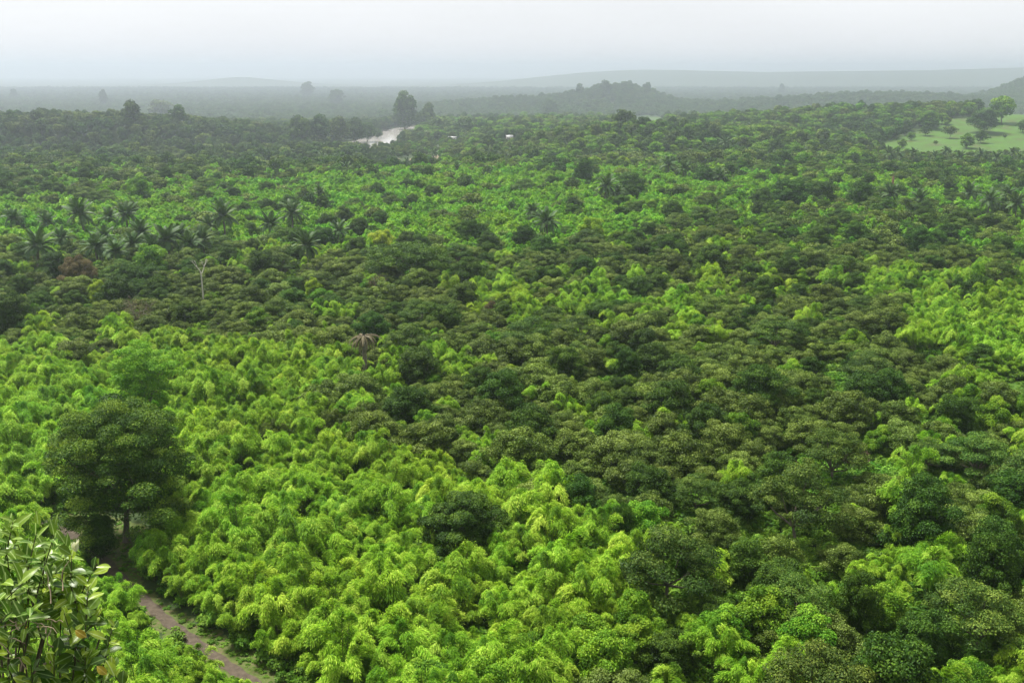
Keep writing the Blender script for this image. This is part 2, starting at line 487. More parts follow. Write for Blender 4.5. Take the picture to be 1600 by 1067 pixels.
# --- mid green leafy bushes and small trees ---------------------------
PROTO['green'] = [make_broad(3.0 + 0.6 * rng.random(), 5.2 + 1.2 * rng.random(), 0.7, 46, 0.85, 290, 0.25, 0.135, 'green_leaf', 0.12, flat=0.8, zpow=0.75, upb=0.6, droop=0.3, clvar=0.17) for _ in range(5)]
PROTO['green_far'] = [make_broad(3.4, 6.0, 0.9, 22, 1.15, 55, 0.66, 0.38, 'green_leaf', 0.12, flat=0.8, zpow=0.75, limbs=4) for _ in range(3)]

# --- layered, flat-topped trees ----------------------------------------
def make_flat(Rx, H, nl, cr_, nleaf, ll, lw, mat='flat_leaf'):
    C = []
    for i in range(nl):
        a = i * 2.39996 + rng.normal() * 0.3
        s = math.sqrt((i + 0.5) / nl)
        z = H - 0.9 * s * s * H * 0.46 - (1.1 if i % 3 == 2 else 0.0) + rng.normal() * 0.25
        C.append((Rx * s * math.cos(a) * 0.88 + rng.normal() * 0.3, Rx * s * math.sin(a) * 0.88 + rng.normal() * 0.3, z))
    LV = Leaves()
    for c in C:
        r = cr_ * (0.7 + 0.7 * rng.random())
        clump_leaves(LV, c, r, int(nleaf * (r / cr_) ** 2), ll, lw, 0.42, 0.8, 0.5, 0.45 + rng.normal() * 0.14, 0.2, top=0.35)
    return LV.mesh('crown', mat), limb_tree('trunk', C, H * 0.34, 0.2, (rng.normal() * 0.3, rng.normal() * 0.3), 14), Rx * 2, H

PROTO['flat'] = [make_flat(4.8, 6.8 + rng.random(), 40, 1.15, 340, 0.24, 0.12) for _ in range(4)]
PROTO['flat_far'] = [make_flat(5.2, 7.6, 20, 1.5, 60, 0.66, 0.36) for _ in range(3)]
# --- low undergrowth ----------------------------------------------------
def make_under():
    LV = Leaves()
    for i in range(7):
        a = rng.random() * 6.28; r = rng.random() * 0.9
        clump_leaves(LV, (r * math.cos(a), r * math.sin(a), 0.5 + 0.5 * rng.random()), 0.6, 80, 0.36, 0.17, 0.8, 0.6, 0.5, 0.45 + rng.normal() * 0.15, 0.2)
    return LV.mesh('undergrowth', 'under_leaf'), None, 2.4, 1.4
PROTO['under'] = [make_under() for _ in range(4)]
# --- far canopy trees -----------------------------------------------------
PROTO['wood'] = [make_broad(5.5, 10.5, 3.0, 30, 1.7, 60, 0.95, 0.55, mm, 0.3, flat=0.75, zpow=0.8, limbs=4) for mm in ('dark_leaf', 'olive_leaf', 'dark_leaf', 'flat_leaf', 'green_leaf')]
PROTO['distant'] = [make_broad(7.5, 11.5, 2.0, 26, 2.6, 36, 1.8, 1.1, mm, 0.3, flat=0.7, zpow=0.8, limbs=3) for mm in ('dark_leaf', 'flat_leaf', 'dark_leaf')]

# ------------------------------------------------------------------ ground
def axis(vals):
    return np.unique(np.round(np.concatenate(vals), 3))
gy = axis([np.arange(-400, -60, 40), np.arange(-60, 0, 5), np.arange(0, 12, 0.5), np.arange(12, 90, 2.5), np.arange(90, 330, 5), np.arange(330, 1500, 10),
           np.arange(1500, 3200, 40), np.arange(3200, 8000, 120), np.geomspace(8000, 14000, 10)])
gxp = axis([np.arange(0, 8, 0.5), np.arange(8, 80, 4), np.arange(80, 900, 12), np.arange(900, 2000, 40), np.arange(2000, 5400, 120), np.geomspace(5400, 11000, 10)])
gx = np.unique(np.concatenate([-gxp, gxp]))
GX, GY = np.meshgrid(gx, gy)
GZ = height(GX, GY)
nx, ny = len(gx), len(gy)
ii = (np.arange(ny - 1)[:, None] * nx + np.arange(nx - 1)[None, :]).ravel()
quads = np.stack([ii, ii + 1, ii + nx + 1, ii + nx], axis=1)
tag(new_obj('ground', np_mesh('ground', np.stack([GX.ravel(), GY.ravel(), GZ.ravel()], 1), quads, None, 'ground', None, True)), kind='structure')

def px_poly(pts, zoff=0.0):
    return [ground_at(a, b_, zoff) for a, b_ in pts]

def draped(name, poly, mat, cell, lift=0.03, label=None):
    """a patch of another ground cover that follows the terrain"""
    P = np.array(poly)
    x0, y0 = P.min(0) - cell; x1, y1 = P.max(0) + cell
    xs = np.arange(x0, x1, cell); ys = np.arange(y0, y1, cell)
    X, Y = np.meshgrid(xs, ys)
    X = X + 0.30 * cell * np.sin(Y * 3.1 / cell); Y = Y + 0.30 * cell * np.sin(X * 2.3 / cell)
    Z = height(X, Y) + lift
    cx = (X[:-1, :-1] + X[1:, 1:]) / 2; cyy = (Y[:-1, :-1] + Y[1:, 1:]) / 2
    ok = inside(cx + wob(cx, cyy, cell * 3) * cell * 1.2, cyy + wob(cyy, cx, cell * 3, 1) * cell * 1.2, poly)
    w = X.shape[1]
    idx = (np.arange(X.shape[0] - 1)[:, None] * w + np.arange(w - 1)[None, :])[ok]
    q = np.stack([idx, idx + 1, idx + w + 1, idx + w], 1)
    o = new_obj(name, np_mesh(name, np.stack([X.ravel(), Y.ravel(), Z.ravel()], 1), q, None, mat, None, True))
    return tag(o, kind='structure', label=label)

# places in the photograph (its pixels) turned into places on the ground
MEADOW = px_poly([(1375, 226), (1430, 204), (1500, 193), (1600, 184), (1660, 184), (1660, 232), (1560, 242), (1470, 242), (1380, 238)])
MEADOW2 = px_poly([(1440, 190), (1520, 184), (1600, 178), (1660, 176), (1660, 186), (1600, 188), (1500, 196)])
HILLTOP = px_poly([(984, 184), (1010, 180), (1036, 184), (1044, 203), (986, 203)])
FIELD_L = px_poly([(244, 248), (285, 252), (320, 258), (312, 264), (240, 258)])
BARE1 = px_poly([(612, 247), (655, 247), (655, 257), (614, 257)])
BARE2 = px_poly([(672, 244), (706, 243), (704, 253), (674, 254)])
CLEAR_L = px_poly([(-40, 738), (84, 736), (92, 762), (20, 768), (-40, 775)])
LIME = px_poly([(1398, 494), (1470, 487), (1560, 486), (1680, 480), (1680, 548), (1560, 566), (1500, 566), (1486, 530), (1420, 520)])
LAWN1 = px_poly([(1535, 606), (1600, 596), (1660, 596), (1660, 650), (1560, 652)])
LAWN2 = px_poly([(1296, 626), (1345, 622), (1352, 640), (1300, 642)])
LAWN3 = px_poly([(1400, 560), (1480, 560), (1482, 590), (1410, 590)])
EARTH1 = px_poly([(1316, 700), (1362, 700), (1370, 735), (1318, 737)])
EARTH2 = px_poly([(1196, 712), (1246, 712), (1250, 750), (1200, 750)])
EARTH3 = px_poly([(275, 532), (345, 534), (345, 546), (276, 545)])
TRACK = [ground_at(a, b_) for a, b_ in [(-330, 690), (-160, 742), (-60, 782), (20, 806), (75, 822), (112, 836), (150, 864), (190, 905), (225, 938), (262, 972), (300, 1000), (345, 1034), (395, 1067), (460, 1110), (560, 1160)]]
SHADE = px_poly([(96, 800), (150, 800), (240, 830), (240, 870), (215, 905), (260, 950), (330, 985), (440, 1045), (470, 1100), (380, 1100), (300, 1040), (225, 965), (170, 900), (120, 856)])

draped('meadow', MEADOW, 'meadow', 5, 0.03)
draped('meadow', MEADOW2, 'meadow', 5, 0.06)
draped('meadow', HILLTOP, 'meadow', 4, 0.03)
draped('meadow', FIELD_L, 'meadow', 4, 0.03)
draped('bare_field', BARE1, 'bare_field', 4, 0.03)
draped('bare_field', BARE2, 'bare_field', 4, 0.03)
draped('grass_clearing', CLEAR_L, 'lush_grass', 1.2, 0.03)
draped('grass_clearing', LIME, 'lush_grass', 2.0, 0.03)
draped('grass_clearing', LAWN1, 'lush_grass', 1.5, 0.03)
draped('grass_clearing', LAWN2, 'lush_grass', 1.5, 0.03)
draped('grass_clearing', LAWN3, 'lush_grass', 1.5, 0.03)
draped('earth_patch', EARTH1, 'earth', 1.0, 0.03)
draped('earth_patch', EARTH2, 'earth', 1.0, 0.03)
draped('earth_patch', EARTH3, 'earth', 1.5, 0.03)
draped('verge', SHADE, 'litter', 0.6, 0.03)
UNDER_BIG = px_poly([(80, 792), (255, 798), (236, 850), (228, 905), (212, 932), (178, 912), (116, 852)])

def ribbon(name, pts, hw, mat, lift, z=None, sub=14, wobble=0.0):
    P = []
    n_ = len(pts)
    for i in range(n_ - 1):
        p0, p1, p2, p3 = [np.array(pts[min(max(k, 0), n_ - 1)]) for k in (i - 1, i, i + 1, i + 2)]
        for s in range(sub):
            t_ = s / sub
            P.append(0.5 * ((2 * p1) + (-p0 + p2) * t_ + (2 * p0 - 5 * p1 + 4 * p2 - p3) * t_ ** 2 + (-p0 + 3 * p1 - 3 * p2 + p3) * t_ ** 3))
    P.append(np.array(pts[-1]))
    P = np.array(P)
    T_ = np.gradient(P, axis=0); T_ = T_ / np.linalg.norm(T_, axis=1, keepdims=True)
    N_ = np.stack([-T_[:, 1], T_[:, 0]], 1)
    cols = np.linspace(-1, 1, 7)
    V = []
    for k, cc in enumerate(cols):
        w = hw * (1 + wobble * np.sin(np.arange(len(P)) * 0.9 + (0 if cc < 0 else 2)) * abs(cc))
        q = P + N_ * (cc * w)[:, None]
        zz = np.full(len(P), z) if z is not None else height(q[:, 0], q[:, 1]) + lift
        V.append(np.column_stack([q, zz]))
    V = np.stack(V, 1)
    w = len(cols)
    idx = (np.arange(len(P) - 1)[:, None] * w + np.arange(w - 1)[None, :]).ravel()
    return tag(new_obj(name, np_mesh(name, V.reshape(-1, 3), np.stack([idx, idx + 1, idx + w + 1, idx + w], 1), None, mat, None, True)), kind='structure')

ribbon('track', TRACK, 0.72, 'track', 0.06, wobble=0.14)
ribbon('river', RIVER, RIVER_HW, 'water', 0, z=WATER_Z, wobble=0.10)

# ------------------------------------------------------------------ landmarks: trees one can point to
taken = []      # x, y, radius already occupied

def tree_thing(name, kind, variant, x, y, s, rz=None, label=None, cat='tree', group=None, sz=None, names=('crown', 'trunk')):
    crown, trunk, w, h = PROTO[kind][variant % len(PROTO[kind])]
    e = bpy.data.objects.new(name, None)
    e.empty_display_size = 0.5
    col.objects.link(e)
    e.location = (x, y, float(height(x, y)) - 0.05)
    e.rotation_euler = (rng.normal() * 0.03, rng.normal() * 0.03, rng.random() * 6.28 if rz is None else rz)
    e.scale = (s, s, sz if sz else s * (0.92 + 0.16 * rng.random()))
    c = new_obj(names[0], crown, e)
    if trunk is not None:
        new_obj(names[1], trunk, e)
    tag(e, label, cat, group)
    return e

def at_base(px, py):
    return ground_at(px, py)

def spot_tree(name, kind, variant, px, py_top, py_base, wpx, label, cat='tree', group=None):
    """a tree whose foot is at py_base and whose crown is wpx wide in the photograph"""
    d = project(*at_base(px, py_base), 3.0)[2]
    py_base += min(2.2 * F / d, 30)
    x, y = at_base(px, py_base)
    d = project(x, y, 3.0)[2]
    crown, trunk, w, h = PROTO[kind][variant % len(PROTO[kind])]
    s = wpx * d / F / (w * 1.05)
    hh = (py_base - py_top) * d / F / max(0.55, math.cos(math.atan2(CAM_Z, y)))
    sz = min(max(hh / h, s * 0.6), s * 1.6)
    taken.append((x, y, w * s * 0.46))
    return tree_thing(name, kind, variant, x, y, s, label=label, cat=cat, group=group, sz=sz)

# the big tree by the track
def make_hero(Rx, H, base, ncl, cr_, nleaf, ll, lw, mat, trunk_r, limbs, zpow=0.8):
    C = dome_centres(ncl, Rx, H, base, fill=0.92, zpow=zpow, jitter=0.06)
    C += [(c[0] * 0.62, c[1] * 0.62, base + (c[2] - base) * 0.55) for c in C[::2]]
    C += [(c[0] * 1.0, c[1] * 1.0, base - 1.2 + rng.random() * 1.5) for c in C[ncl // 2:ncl:3]]
    LV = Leaves()
    for c in C:
        r = cr_ * (0.6 + 0.8 * rng.random())
        clump_leaves(LV, c, r, int(nleaf * (r / cr_) ** 2), ll, lw, 0.5, 0.7, 0.5, 0.45 + rng.normal() * 0.15, 0.2, top=0.35, droop=0.4)
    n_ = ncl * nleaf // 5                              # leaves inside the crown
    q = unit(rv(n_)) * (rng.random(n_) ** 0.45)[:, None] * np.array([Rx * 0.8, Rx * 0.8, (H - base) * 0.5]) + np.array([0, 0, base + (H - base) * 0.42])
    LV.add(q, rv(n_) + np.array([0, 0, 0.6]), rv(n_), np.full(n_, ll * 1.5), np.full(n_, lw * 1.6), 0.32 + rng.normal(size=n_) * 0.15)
    return LV.mesh('crown', mat), C

def hero_tree(name, px, py, Rx, H, base, ncl, cr_, nleaf, ll, lw, mat, trunk_r, label, lean=(0.4, 0), zpow=0.8):
    x, y = at_base(px, py)
    e = bpy.data.objects.new(name, None); col.objects.link(e)
    e.location = (x, y, float(height(x, y)) - 0.05)
    me, C = make_hero(Rx, H, base, ncl, cr_, nleaf, ll, lw, mat, trunk_r, 8, zpow)
    new_obj('crown', me, e)
    T = Tubes()
    fork = Vector((lean[0], lean[1], base * 0.95))
    T.add([(0, 0, -0.4), (0.02, 0, 0.35), (0.05, 0, 1.2), (lean[0] * 0.5, lean[1] * 0.5, base * 0.5), fork], [trunk_r * 1.9, trunk_r * 1.3, trunk_r, trunk_r * 0.9, trunk_r * 0.75], 10)
    t_ = new_obj('trunk', T.mesh('trunk', 'bark'), e)
    for k in range(9):
        a = k * 6.283 / 9 + rng.normal() * 0.2
        tip = Vector((Rx * 0.72 * math.cos(a), Rx * 0.72 * math.sin(a), base + (H - base) * (0.35 + 0.4 * rng.random())))
        mid = fork.lerp(tip, 0.45) + Vector((0, 0, 0.8)) + Vector(rng.normal(size=3) * 0.3)
        B = Tubes()
        B.add([fork - Vector((0, 0, 0.3)), fork.lerp(mid, 0.5) + Vector((0, 0, 0.2)), mid, tip], [trunk_r * 0.6, trunk_r * 0.45, trunk_r * 0.3, trunk_r * 0.08], 6)
        for j in range(4):
            q = mid.lerp(tip, 0.2 * j); tp = q + Vector(rng.normal(size=3) * 1.6) + Vector((0, 0, 1.2))
            B.add([q, q.lerp(tp, 0.5) + Vector(rng.normal(size=3) * 0.15), tp], [trunk_r * 0.16, trunk_r * 0.1, 0.02], 4)
        new_obj('branch', B.mesh('branch', 'bark'), t_)
    tag(e, label, 'tree')
    taken.append((x, y, Rx * 0.55))
    if H < 10: taken.append((x * 0.965, y - 5.0, 3.2))
    return e

hero_tree('big_shade_tree', 198, 846, 10.2, 18.2, 4.8, 135, 1.5, 430, 0.27, 0.14, 'hero_leaf', 0.42, 'huge dark green broad-crowned tree with pale trunk standing beside the track', zpow=0.62)
hero_tree('tall_tree', 232, 672, 5.6, 15.0, 4.5, 55, 1.15, 260, 0.28, 0.15, 'strip_leaf', 0.26, 'tall mid green tree rising directly behind the huge dark tree', zpow=0.6)
hero_tree('round_dark_tree', 726, 872, 5.2, 8.0, 1.6, 78, 0.95, 300, 0.30, 0.14, 'dark_leaf', 0.2, 'solitary rounded dark green tree among bright bamboo in the lower middle', zpow=0.8)
hero_tree('umbrella_tree', 640, 446, 12.0, 11.5, 6.5, 60, 1.9, 230, 0.42, 0.2, 'dark_leaf', 0.35, 'very wide dark umbrella-shaped tree in the centre left mid distance', zpow=1.2)

SPOTS = [  # name, kind, variant, px, top, base, width, label
    ('dark_green_tree', 'dark', 0, 970, 785, 842, 56, 'small upright dark tree right of the solitary rounded dark tree'),
    ('dark_green_tree', 'dark', 1, 886, 545, 592, 72, 'rounded dark green tree in the very centre among olive crowns'),
    ('dark_green_tree', 'dark', 2, 978, 545, 590, 56, 'dark green tree right of the rounded one at the very centre'),
    ('umbrella_tree', 'flat', 0, 1246, 745, 835, 150, 'broad layered dark green tree below the brown earth patches'),
    ('umbrella_tree', 'flat', 1, 1360, 560, 600, 95, 'dark flat-topped tree in front of the lime green clearing'),
    ('dark_green_tree', 'dark', 3, 1540, 840, 925, 110, 'big dark tree near the right edge in the lower right'),
    ('umbrella_tree', 'flat', 2, 1300, 680, 742, 110, 'wide flat-topped tree between the two brown earth patches'),
    ('dark_green_tree', 'dark', 0, 912, 250, 290, 36, 'narrow dark tree standing on the bright crest at upper centre'),
    ('dark_green_tree', 'dark', 4, 985, 272, 306, 58, 'leftmost dark round tree of the dark row right of upper centre'),
    ('dark_green_tree', 'dark', 1, 1232, 282, 322, 70, 'dark tree in the middle of the dark row at upper right'),
    ('dark_green_tree', 'dark', 2, 1280, 284, 320, 60, 'dark tree second from the right of the dark row at upper right'),
    ('dark_green_tree', 'dark', 3, 1343, 285, 325, 54, 'rightmost dark rounded tree of the dark row at upper right'),
    ('dark_green_tree', 'dark', 4, 1190, 296, 330, 50, 'dark tree left of the middle in the dark row at upper right'),
    ('bright_green_tree', 'green', 0, 236, 386, 430, 66, 'rounded vivid green tree right of the palm grove at left'),
    ('dark_green_tree', 'dark', 0, 358, 384, 420, 50, 'rounded dark tree right of the vivid green rounded tree'),
    ('bright_green_tree', 'green', 1, 221, 276, 312, 40, 'bright leafy tree standing alone before the hazy left forest'),
    ('dark_green_tree', 'dark', 2, 160, 805, 850, 60, 'dark shrubby tree just left of the huge tree trunk'),
    ('dark_green_tree', 'dark', 2, 735, 345, 385, 46, 'dark tree behind and right of the very wide umbrella tree'),
    ('umbrella_tree', 'flat', 3, 690, 465, 500, 70, 'dark flat tree in front of the very wide umbrella tree'),
    ('bright_green_tree', 'green', 2, 1110, 596, 625, 60, 'bright leafy bush among olive trees right of centre'),
    ('dark_green_tree', 'dark', 4, 1330, 900, 975, 90, 'shaded dark tree below the bright bamboo slope in lower right'),
    ('dark_green_tree', 'dark', 3, 180, 228, 252, 62, 'large dark rounded tree on the hazy left hillside'),
    ('dark_green_tree', 'dark', 1, 1536, 172, 204, 56, 'wide dark clump of tree standing in the right meadow'),
    ('bright_green_tree', 'green', 3, 1450, 174, 198, 40, 'rounded green tree on the far left rim of the right meadow'),
    ('olive_green_tree', 'olive', 0, 432, 648, 690, 62, 'lone speckled olive shrub surrounded by bright bamboo left of centre'),
    ('olive_green_tree', 'olive', 1, 520, 638, 672, 56, 'olive shrub at the tip of the olive woods left of centre'),
]
for s_ in SPOTS:
    spot_tree(*s_)

def recolour(kind, variant, mat):
    c, t_, w, h = PROTO[kind][variant]
    c2 = c.copy(); c2.materials.clear(); c2.materials.append(MATS[mat])
    key = kind + '_' + mat
    PROTO.setdefault(key, []).append((c2, t_, w, h))
    return key
k1 = recolour('green', 0, 'lime_leaf'); recolour('green', 2, 'lime_leaf')
k2 = recolour('olive', 0, 'rust_leaf'); recolour('flat', 1, 'rust_leaf')
spot_tree('lime_green_tree', k1, 0, 925, 342, 378, 48, 'rounded yellow-green tree standing above the middle of the picture')
spot_tree('lime_green_tree', k1, 1, 972, 246, 268, 30, 'small lime coloured tree on the crest at upper centre')
spot_tree('lime_green_tree', k1, 0, 600, 362, 394, 50, 'yellow-green tree behind the left end of the very wide umbrella tree')
spot_tree('lime_green_tree', k1, 1, 490, 436, 462, 30, 'small lime tree among olive crowns left of the umbrella tree')
spot_tree('lime_green_tree', k1, 1, 155, 440, 470, 34, 'small yellowish tree below the rusty brown tree at left')
spot_tree('rusty_brown_tree', k2, 0, 124, 402, 445, 66, 'rusty brown crowned tree below the palm grove at left')
spot_tree('rusty_brown_tree', k2, 0, 772, 466, 496, 44, 'rusty tinged olive tree right of the very wide umbrella tree')

# dome-shaped giants in the haze beyond the river
PROTO['dome'] = [make_broad(9.0, 19.0, 3.0, 70, 2.4, 90, 1.2, 0.7, 'dark_leaf', 0.8, flat=0.8, zpow=0.55, limbs=8) for _ in range(2)]
DOMES = [(633, 150, 202, 44, 'giant dome-shaped tree looming out of haze behind the river bend'), (671, 158, 198, 24, 'smaller dome tree right of the giant one behind the river'),
         (857, 158, 186, 27, 'round dark tree standing out of the haze at top centre'), (526, 141, 166, 28, 'pale dome tree in thick haze left of the giant one'),
         (480, 131, 154, 24, 'palest dome tree fading into haze at upper left centre'), (1221, 129, 150, 12, 'small pointed tree on the hazy skyline right of centre'),
         (163, 140, 168, 16, 'hazy round tree on the skyline left of the left hilltop trees'), (22, 136, 158, 12, 'hazy tree on the skyline nearest the left edge')]
for i, (u, vt, vb, w, lab) in enumerate(DOMES):
    spot_tree('dome_tree', 'dome', i, u, vt, vb, w, lab, 'tree', 'dome trees in the haze')

# ------------------------------------------------------------------ palms
def frond_mesh(L=5.6, arch=0.9, np_=19, wid=1.05, mat='palm_leaf', hang=0.35):
    v, f4, tint = [], [], []
    def p_(s):
        return np.array([L * (s - 0.18 * s * s * arch), 0, L * (0.30 * s - 0.52 * arch * s ** 2.3)])
    S = np.linspace(0, 1, 6)
    for s in S:                                   # midrib
        q = p_(s); w = 0.07 * (1 - 0.85 * s)
        v += [q + [0, w, 0], q + [0, -w, 0]]
    for i in range(5):
        f4.append((2 * i, 2 * i + 1, 2 * i + 3, 2 * i + 2)); tint.append(0.75)
    for k in range(np_):
        s = 0.10 + 0.88 * k / (np_ - 1)
        q = p_(s); t_ = p_(min(1.0, s + 0.02)) - p_(s - 0.02); t_ /= np.linalg.norm(t_)
        ln = wid * math.sin(math.pi * (0.16 + 0.78 * s)) ** 0.7
        w = 0.19
        for sg in (1, -1):
            tip = q + t_ * ln * 0.65 + np.array([0, sg * ln, 0]) + np.array([0, 0, -hang * ln])
            o = len(v)
            v += [q - t_ * w, q + t_ * w, tip + t_ * 0.04, tip - t_ * 0.04]
            f4.append((o, o + 1, o + 2, o + 3)); tint.append(0.35 + 0.3 * rng.random())
    return np_mesh('frond', np.array(v), np.array(f4), None, mat, np.array(tint))

FRONDS = [frond_mesh(5.6, a) for a in (0.55, 0.95, 1.35)]
DEADF = [frond_mesh(3.6, a, mat='dead_frond', wid=0.3, hang=0.8) for a in (1.15, 1.6)]
T = Tubes(); T.add([(0, 0, -0.3), (0.05, 0, 3.0), (0.12, 0.05, 8.6)], [0.40, 0.28, 0.32], 8)
PALM_TRUNK = T.mesh('trunk', 'bark')

def palm(px, py_crown, s, label, separate=True, n_=17, dz=0.0, group='palms in the bright middle strip'):
    # foot a little below the crown in the photograph
    s *= 0.92 + 0.36 * rng.random()
    x, y = ground_at(px, py_crown, 8.9 * s)
    e = bpy.data.objects.new('palm_tree', None); col.objects.link(e)
    e.location = (x, y, float(height(x, y)))
    e.scale = (s, s, s)
    new_obj('trunk', PALM_TRUNK, e)
    rz0 = rng.random() * 6.28
    for k in range(n_):
        lev = k / n_
        o = new_obj('frond', FRONDS[0 if lev < 0.45 else (1 if lev < 0.8 else 2)], e)
        o.location = (0.12, 0.05, 8.6)
        el = R(66) * (1 - lev) ** 1.25 - R(26) * lev + rng.normal() * 0.08
        o.rotation_euler = (rng.normal() * 0.12, -el, rz0 + k * 2.39996 + rng.normal() * 0.12)
        q = 0.85 + 0.3 * rng.random()
        o.scale = (q, q, q)
    e.rotation_euler = (rng.normal() * 0.05, rng.normal() * 0.06, 0)
    for k in range(int(rng.integers(0, 4)) if n_ > 18 else 0):
        o = new_obj('dry_frond', DEADF[k % 2], e)
        o.location = (0.12, 0.05, 8.3); o.rotation_euler = (rng.normal() * 0.15, R(35 + 15 * rng.random()), rng.random() * 6.28)
    tag(e, label, 'palm tree', group)
    taken.append((x, y, 2.2 * s))
    return e

PALMS = [(165, 370, 0.9), (208, 382, 0.95), (240, 386, 0.9), (283, 366, 0.9), (318, 374, 0.95), (96, 372, 0.85), (72, 346, 0.85), (168, 340, 0.8), (420, 350, 0.85), (1440, 310, 0.85), (1545, 312, 0.9), (130, 333, 1.0), (196, 334, 0.95), (18, 340, 0.8), (52, 384, 1.0), (150, 384, 1.0), (182, 392, 1.0), (222, 362, 0.95), (264, 374, 1.0), (298, 380, 1.0), (350, 338, 0.95), (326, 352, .8),
         (456, 332, 0.9), (478, 384, 0.9), (526, 360, 0.9), (500, 300, 0.7), (858, 346, 1.05), (832, 330, .8), (944, 290, 1.05), (962, 300, .8), (1046, 258, 0.95), (1066, 264, .9), (1124, 274, 0.9), (1390, 302, 0.95),
         (1516, 300, 0.95), (1590, 318, 1.1), (1572, 302, .9), (636, 254, 0.85), (540, 262, 0.85), (702, 236, 0.8), (676, 240, .8), (760, 236, 0.85), (800, 238, 0.9), (566, 232, .75), (612, 236, .75), (505, 244, .75),
         (1132, 222, 0.85), (1145, 226, .8), (884, 206, 0.75), (952, 200, 0.75), (912, 226, .8), (1028, 226, .75), (960, 216, .7), (1390, 240, 0.9), (1408, 246, 0.85), (1428, 238, 0.85), (1462, 244, 0.9), (1478, 236, .8), (1500, 246, 0.85), (1530, 240, .85), (1556, 246, .9),
         (1582, 238, .85), (1596, 248, .9), (1360, 224, .8), (1330, 222, .75), (1306, 226, .75), (1250, 236, .8), (1205, 240, .75), (1296, 250, .75), (1172, 196, .7), (715, 262, .7), (660, 226, .7), (735, 222, .7)]

# ------------------------------------------------------------------ bare trees
def twigs(T, p_, d, ln, r, depth, spread=0.55, up=0.12):
    e_ = p_ + d * ln
    m_ = p_.lerp(e_, 0.5) + Vector(rng.normal(size=3) * ln * 0.06)
    T.add([p_, m_, e_], [r, r * 0.85, r * 0.68], 5 if depth > 2 else 3)
    if depth == 0:
        return
    for k in range(2 if rng.random() < 0.5 else 3):
        nd = (d + Vector(rng.normal(size=3) * spread) + Vector((0, 0, up))).normalized()
        twigs(T, e_, nd, ln * (0.66 + 0.2 * rng.random()), r * 0.6, depth - 1, spread, up)

def bare_tree(name, px, py, hgt, r, label, depth, bark, spread=0.55, leaf=None, path=None):
    x, y = at_base(px, py)
    e = bpy.data.objects.new(name, None); col.objects.link(e)
    e.location = (x, y, float(height(x, y)) - 0.1)
    T = Tubes()
    fk = 0.5 if depth > 3 else 0.70
    T.add([(0, 0, -0.3), (0.05, 0, hgt * fk * 0.5), (0, 0.05, hgt * fk)], [r * 1.3, r, r * 0.85], 8)
    new_obj('trunk', T.mesh('trunk', bark), e)
    top = Vector((0, 0.05, hgt * fk - 0.05))
    for k in range(3 if depth > 3 else 2):
        B = Tubes()
        a = k * 2.1 + 0.3
        dd = Vector((math.cos(a) * 0.55, math.sin(a) * 0.4, 1)).normalized() if depth > 3 else Vector(((-1) ** k * 0.5, 0.1, 1)).normalized()
        twigs(B, top, dd, hgt * (0.2 if depth > 3 else 0.13), r * 0.65, depth, spread)
        new_obj('branch', B.mesh('branch', bark), e)
    if leaf:
        LV = Leaves()
        n_ = 900
        q = unit(rv(n_)) * (0.5 + 0.5 * rng.random(n_))[:, None] * np.array([hgt * 0.36, hgt * 0.36, hgt * 0.34]) + np.array([0, 0, hgt * 0.74])
        LV.add(q, rv(n_) + np.array([0, 0, .5]), rv(n_), np.full(n_, 0.3), np.full(n_, 0.13), rng.random(n_))
        new_obj('dry_foliage', LV.mesh('dry_foliage', leaf), e)
    tag(e, label, 'tree')
    taken.append((x, y, 1.5))
bare_tree('bare_tree', 319, 488, 14.5, 0.20, 'bleached bare tree with forked white trunk among olive crowns', 2, 'pale_bark', 0.3)
bare_tree('brown_tree', 216, 530, 9.5, 0.2, 'half leafless greyish brown tree behind the bright bamboo at left', 5, 'bark', 0.55, 'rust_leaf')
bare_tree('brown_tree', 590, 480, 8.5, 0.16, 'thin bare-branched tree in front of the umbrella tree', 4, 'bark', 0.4, 'olive_leaf_dry' if 'olive_leaf_dry' in MATS else 'rust_leaf')

# reddish snag on the right
def snag(px, py, hgt, label):
    x, y = at_base(px, py)
    e = bpy.data.objects.new('broken_snag', None); col.objects.link(e)
    e.location = (x, y, float(height(x, y)) - 0.1)
    T = Tubes(); T.add([(0, 0, -0.3), (0.1, 0, hgt * 0.4), (0.05, 0, hgt * 0.75), (0.2, 0, hgt)], [0.7, 0.62, 0.55, 0.25], 9)
    for k in range(5):
        z = hgt * (0.45 + 0.1 * k); a = k * 2.2
        T.add([(0, 0, z), (math.cos(a) * 0.9, math.sin(a) * 0.9, z + 0.5)], [0.25, 0.08], 5)
    new_obj('trunk', T.mesh('trunk', 'red_bark'), e)
    tag(e, label, 'dead tree'); taken.append((x, y, 1.2))
snag(1393, 306, 10.5, 'reddish broken tree stump standing in green bushes at upper right')
snag(1532, 268, 7.0, 'small reddish dead stump among the palms at far right')

